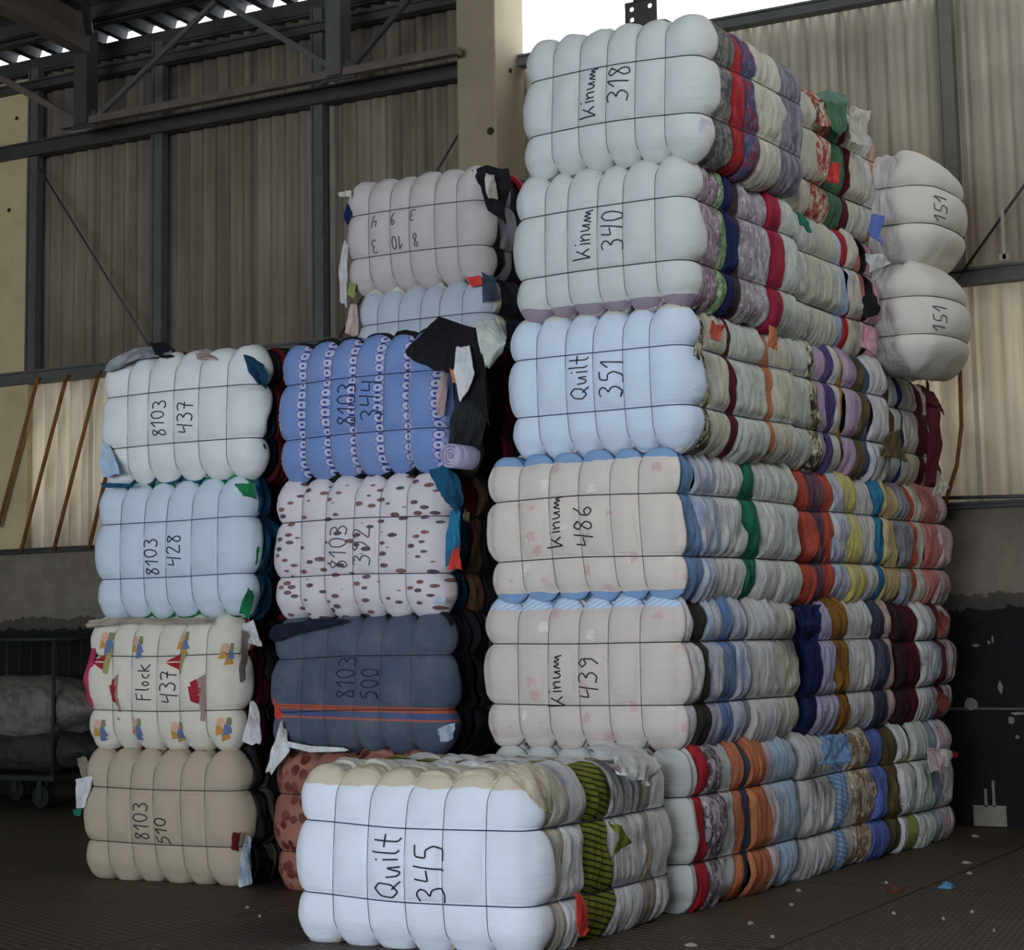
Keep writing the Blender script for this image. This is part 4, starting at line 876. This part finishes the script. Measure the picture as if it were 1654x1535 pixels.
FLAPS += [
('loose_cloth','edge_b[28]','maroon',0.014,61,[[(-4.86, 13.676, 3.169), (-4.82, 13.766, 3.078)], [(-4.84, 13.641, 2.852), (-4.8, 13.828, 2.82)], [(-4.88, 13.601, 2.464), (-4.84, 13.739, 2.461)]]),
('loose_cloth','edge_b[28]','maroon',0.01,62,[[(-4.86, 13.587, 3.152), (-4.8, 13.806, 3.037)], [(-4.82, 13.608, 3.021), (-4.8, 13.873, 2.963)]]),
('loose_cloth','edge_b[28]','cream',0.01,63,[[(-4.88, 13.785, 2.626), (-4.84, 13.848, 2.518)], [(-4.88, 13.816, 2.389), (-4.84, 13.992, 2.439)]]),
('loose_cloth','edge_b[24]','rust',0.01,64,[[(-4.88, 13.809, 1.592), (-4.84, 13.89, 1.527)], [(-4.88, 13.732, 1.401), (-4.84, 13.762, 1.434)]]),
('loose_cloth','edge_b[24]','rust',0.01,65,[[(-4.88, 13.659, 1.045), (-4.84, 13.765, 0.999)], [(-4.88, 13.713, 0.896), (-4.84, 13.803, 0.914)]]),
('loose_cloth','edge_b[22]','pinkwhite',0.014,66,[[(-4.88, 13.463, 0.681), (-4.84, 13.838, 0.618)], [(-4.88, 13.438, 0.498), (-4.84, 13.699, 0.531)]]),
('loose_cloth','edge_b[22]','red',0.004,67,[[(-4.84, 13.788, 0.625), (-4.83, 13.885, 0.611)], [(-4.84, 13.795, 0.583), (-4.83, 13.88, 0.578)]]),
('loose_cloth','edge_b[29]','black',0.01,68,[[(-4.84, 12.523, 3.63), (-4.82, 12.608, 3.673), (-4.78, 12.646, 3.55)], [(-4.84, 12.485, 3.486), (-4.82, 12.555, 3.493), (-4.8, 12.65, 3.519)]]),
('loose_cloth','edge_b[29]','pink',0.014,69,[[(-4.86, 12.434, 3.449), (-4.8, 12.572, 3.419)], [(-4.86, 12.471, 3.291), (-4.82, 12.648, 3.245)]]),
('loose_cloth','edge_b[29]','white',0.012,70,[[(-4.86, 12.652, 3.932), (-4.8, 12.766, 3.934)], [(-4.86, 12.694, 3.813), (-4.78, 12.844, 3.884)]]),
('loose_cloth','edge_b[30]','periwinkle',0.014,71,[[(-4.86, 12.774, 4.224), (-4.82, 12.85, 4.21)], [(-4.86, 12.691, 4.084), (-4.82, 12.78, 3.997)]]),
('loose_cloth','edge_b[30]','coral',0.014,72,[[(-4.86, 12.087, 4.445), (-4.84, 12.186, 4.461)], [(-4.86, 12.054, 4.318), (-4.84, 12.19, 4.307)]]),
('loose_cloth','edge_b[30]','cream',0.016,73,[[(-4.9, 12.554, 4.927), (-4.86, 12.787, 4.928)], [(-4.88, 12.475, 4.655), (-4.84, 12.682, 4.648)]]),
('loose_cloth','edge_b[29]','emerald',0.012,74,[[(-4.84, 11.463, 4.014), (-4.82, 11.605, 3.981)], [(-4.84, 11.494, 3.934), (-4.82, 11.636, 3.9)]]),
('loose_cloth','edge_b[23]','navy',0.022,75,[[(-4.84, 11.095, 1.611), (-4.84, 11.586, 1.63)], [(-4.82, 11.201, 1.503), (-4.82, 11.526, 1.501)], [(-4.86, 11.376, 1.393), (-4.84, 11.515, 1.391)]]),
('loose_cloth','edge_b[21]','skyblue',0.022,76,[[(-4.86, 11.584, 0.841), (-4.84, 11.945, 0.841)], [(-4.84, 11.52, 0.682), (-4.8, 11.867, 0.672)]]),
('loose_cloth','b351','orangered',0.01,77,[[(-4.74, 9.972, 3.149), (-4.74, 10.16, 3.144)], [(-4.73, 9.96, 3.055), (-4.73, 10.052, 3.042)]]),
('loose_cloth','b351','darkfloral',0.01,78,[[(-4.76, 9.806, 3.007), (-4.74, 9.871, 3.023)], [(-4.76, 9.771, 2.937), (-4.74, 9.834, 2.918)]]),
('loose_cloth','b351','orange',0.01,79,[[(-4.76, 10.81, 3.231), (-4.76, 10.913, 3.203)], [(-4.77, 10.804, 3.1), (-4.77, 10.908, 3.094)]]),
('loose_cloth','b318','white',0.012,80,[[(-4.66, 9.746, 4.228), (-4.6, 9.741, 4.191)], [(-4.66, 9.77, 4.137), (-4.6, 9.783, 4.131)]]),
]

FLAPS += [
('loose_cloth','edge_b[30]','green',0.008,81,[[(-5.1, 12.406, 5.001), (-5.1, 12.659, 5.083), (-5.1, 13.007, 5.142)], [(-4.92, 12.151, 4.864), (-4.9, 12.261, 4.885), (-4.9, 12.511, 4.926)], [(-4.9, 12.239, 4.673), (-4.89, 12.32, 4.676), (-4.9, 12.467, 4.715)]]),
('loose_cloth','edge_b[30]','redfloral',0.01,82,[[(-4.94, 12.116, 4.86), (-4.92, 12.257, 4.887)], [(-4.92, 12.071, 4.683), (-4.9, 12.211, 4.709)]]),
('loose_cloth','bQ','white',0.03,83,[[(-5.1, 9.144, 0.911), (-5.15, 9.566, 0.918), (-5.1, 9.816, 0.86)], [(-4.9, 9.001, 0.871), (-4.86, 9.153, 0.863), (-4.88, 9.47, 0.796)], [(-4.88, 8.991, 0.783), (-4.84, 9.141, 0.752), (-4.86, 9.397, 0.694)]]),
('loose_cloth','bQ','pinkwhite',0.01,84,[[(-4.86, 8.845, 0.861), (-4.85, 9.003, 0.839)], [(-4.85, 8.951, 0.825), (-4.85, 9.039, 0.795)]]),
('loose_cloth','bQ','coral',0.012,85,[[(-4.84, 8.539, 0.29), (-4.83, 8.592, 0.267)], [(-4.84, 8.521, 0.152), (-4.83, 8.632, 0.11)], [(-4.86, 8.577, 0.073), (-4.84, 8.624, 0.077)]]),
('loose_cloth','bQ','olive',0.012,86,[[(-4.84, 8.875, 0.572), (-4.83, 8.95, 0.551)], [(-4.83, 8.935, 0.502), (-4.82, 9.042, 0.463)], [(-4.84, 8.898, 0.409), (-4.83, 8.957, 0.441)]]),
('loose_rag','bQ','creamtan',0.016,50,[[(-5.064, 8.26, 0.863), (-4.984, 8.34, 0.891), (-4.903, 8.4, 0.851)], [(-4.98, 8.22, 0.814), (-4.898, 8.26, 0.813), (-4.858, 8.36, 0.77)], [(-4.889, 8.22, 0.738), (-4.843, 8.24, 0.682), (-4.856, 8.34, 0.651)]]),
('loose_cloth','edge_b[28]','olivebrown',0.014,87,[[(-4.88, 12.904, 2.758), (-4.86, 13.108, 2.792)], [(-4.86, 12.777, 2.604), (-4.84, 13.146, 2.584)]]),
]
NAMES = dict(bQ=bQ,bA1=bA1,bA2=bA2,bA3=bA3,bA4=bA4,bB2=bB2,bB3=bB3,bB4=bB4,bC5=bC5,bC6=bC6,b351=b351,b318=b318)
for nm, bn, key, cr, sd, rows in FLAPS:
    root = edge_b[int(bn[7:-1])][0] if bn.startswith('edge') else NAMES[bn]
    o = root.location; P = [[(x-o[0], y-o[1], z-o[2]) for x, y, z in r] for r in rows]
    cloth(nm, P, F(key), root, n=22, m=18, crumple=cr*(1.7 if sd > 60 else 1.2), seed=sd, normal=(1,0,0.2) if sd > 60 else (0,-1,0.1), thick=0.008, ragged=0.16)
# rolled cloth end
q = MB(); c0 = Vector((-6.34, 9.82, 2.50))-bB4.location
for k, r_ in enumerate((0.070, 0.052, 0.034)):
    n = 22; V = []
    for y in (0.0 + 0.006*k, 0.22):
        for j in range(n): a_ = 2*math.pi*j/n; V.append((c0.x+math.cos(a_)*r_*(1+.06*math.sin(3*a_+k)), c0.y+y, c0.z+math.sin(a_)*r_))
        for j in range(n): a_ = 2*math.pi*j/n; V.append((c0.x+math.cos(a_)*(r_-.013)*(1+.06*math.sin(3*a_+k)), c0.y+y, c0.z+math.sin(a_)*(r_-.013)))
    Fc = []
    for j in range(n):
        l = (j+1) % n; Fc += [(j, l, n+l, n+j), (j, 2*n+j, 2*n+l, l), (n+j, n+l, 3*n+l, 3*n+j)]
    q.add(V, Fc)
q.build('rolled_cloth', F('lilacwhite'), bB4, True)

# printed motifs on the sailboat cloth
def mot(px, py): return ((px-262)*.0051, .405-(py-1107)*.0038)
def quad(px, py, w, h, mat_key, sh=0): return (mat_key, [mot(px-w, py+h), mot(px+w, py+h-sh), mot(px+w-sh, py-h), mot(px-w+sh, py-h)])
COL = dict(red=(150,34,46), olive=(150,140,92), blue=(96,112,150), ochre=(186,136,62), peach=(204,160,136), mauve=(150,124,118), green=(120,126,90))
pm_ = {c_: plain('print_'+c_, COL[c_], 0.9, 0.12, 40) for c_ in COL}
def motif(polys):
    m = MB(); idx = []; keys = []
    for key, poly in polys:
        if key not in keys: keys.append(key)
        n0 = len(m.f); patch(sA2, m, poly, 6, 0.0105); idx += [keys.index(key)]*(len(m.f)-n0)
    mesh_obj('printed_motif', m.v, m.f, None, bA2, True, [pm_[k] for k in keys], idx)
for bx_, by in ((170,1072),(291,1072)):
    motif([('red', [mot(bx_-10,by-1), mot(bx_+10,by-14), mot(bx_+10,by-1), mot(bx_-9,by-1)]), ('red', [mot(bx_-10,by+1), mot(bx_+10,by+1), mot(bx_+10,by+13), mot(bx_-9,by+1)]), ('olive', [mot(bx_+10,by+18), mot(bx_+16,by+20), mot(bx_+20,by-26), mot(bx_+10,by-22)])])
for bx_, by in ((196,1120),(328,1122)):
    motif([('red', [mot(bx_-6,by+14), mot(bx_+4,by+19), mot(bx_+9,by-12), mot(bx_-8,by-10)]), ('mauve', [mot(bx_+4,by+45), mot(bx_+10,by+48), mot(bx_+12,by-30), mot(bx_+4,by-22)]), ('red', [mot(bx_-3,by-9), mot(bx_+5,by-9), mot(bx_+3,by-22), mot(bx_-6,by-16)])])
for k, (x, y) in enumerate(((182,1040),(306,1042),(234,1046),(370,1060),(232,1178),(296,1184),(172,1182),(366,1178))):
    motif([quad(x-4,y-8,6,7,'peach',3), quad(x+3,y+4,7,9,'blue',4), quad(x-6,y+4,5,6,'ochre',2), quad(x+5,y-9,4,6,'green',1), quad(x+1,y+15,6,5,'ochre' if k % 2 else 'blue',2)])
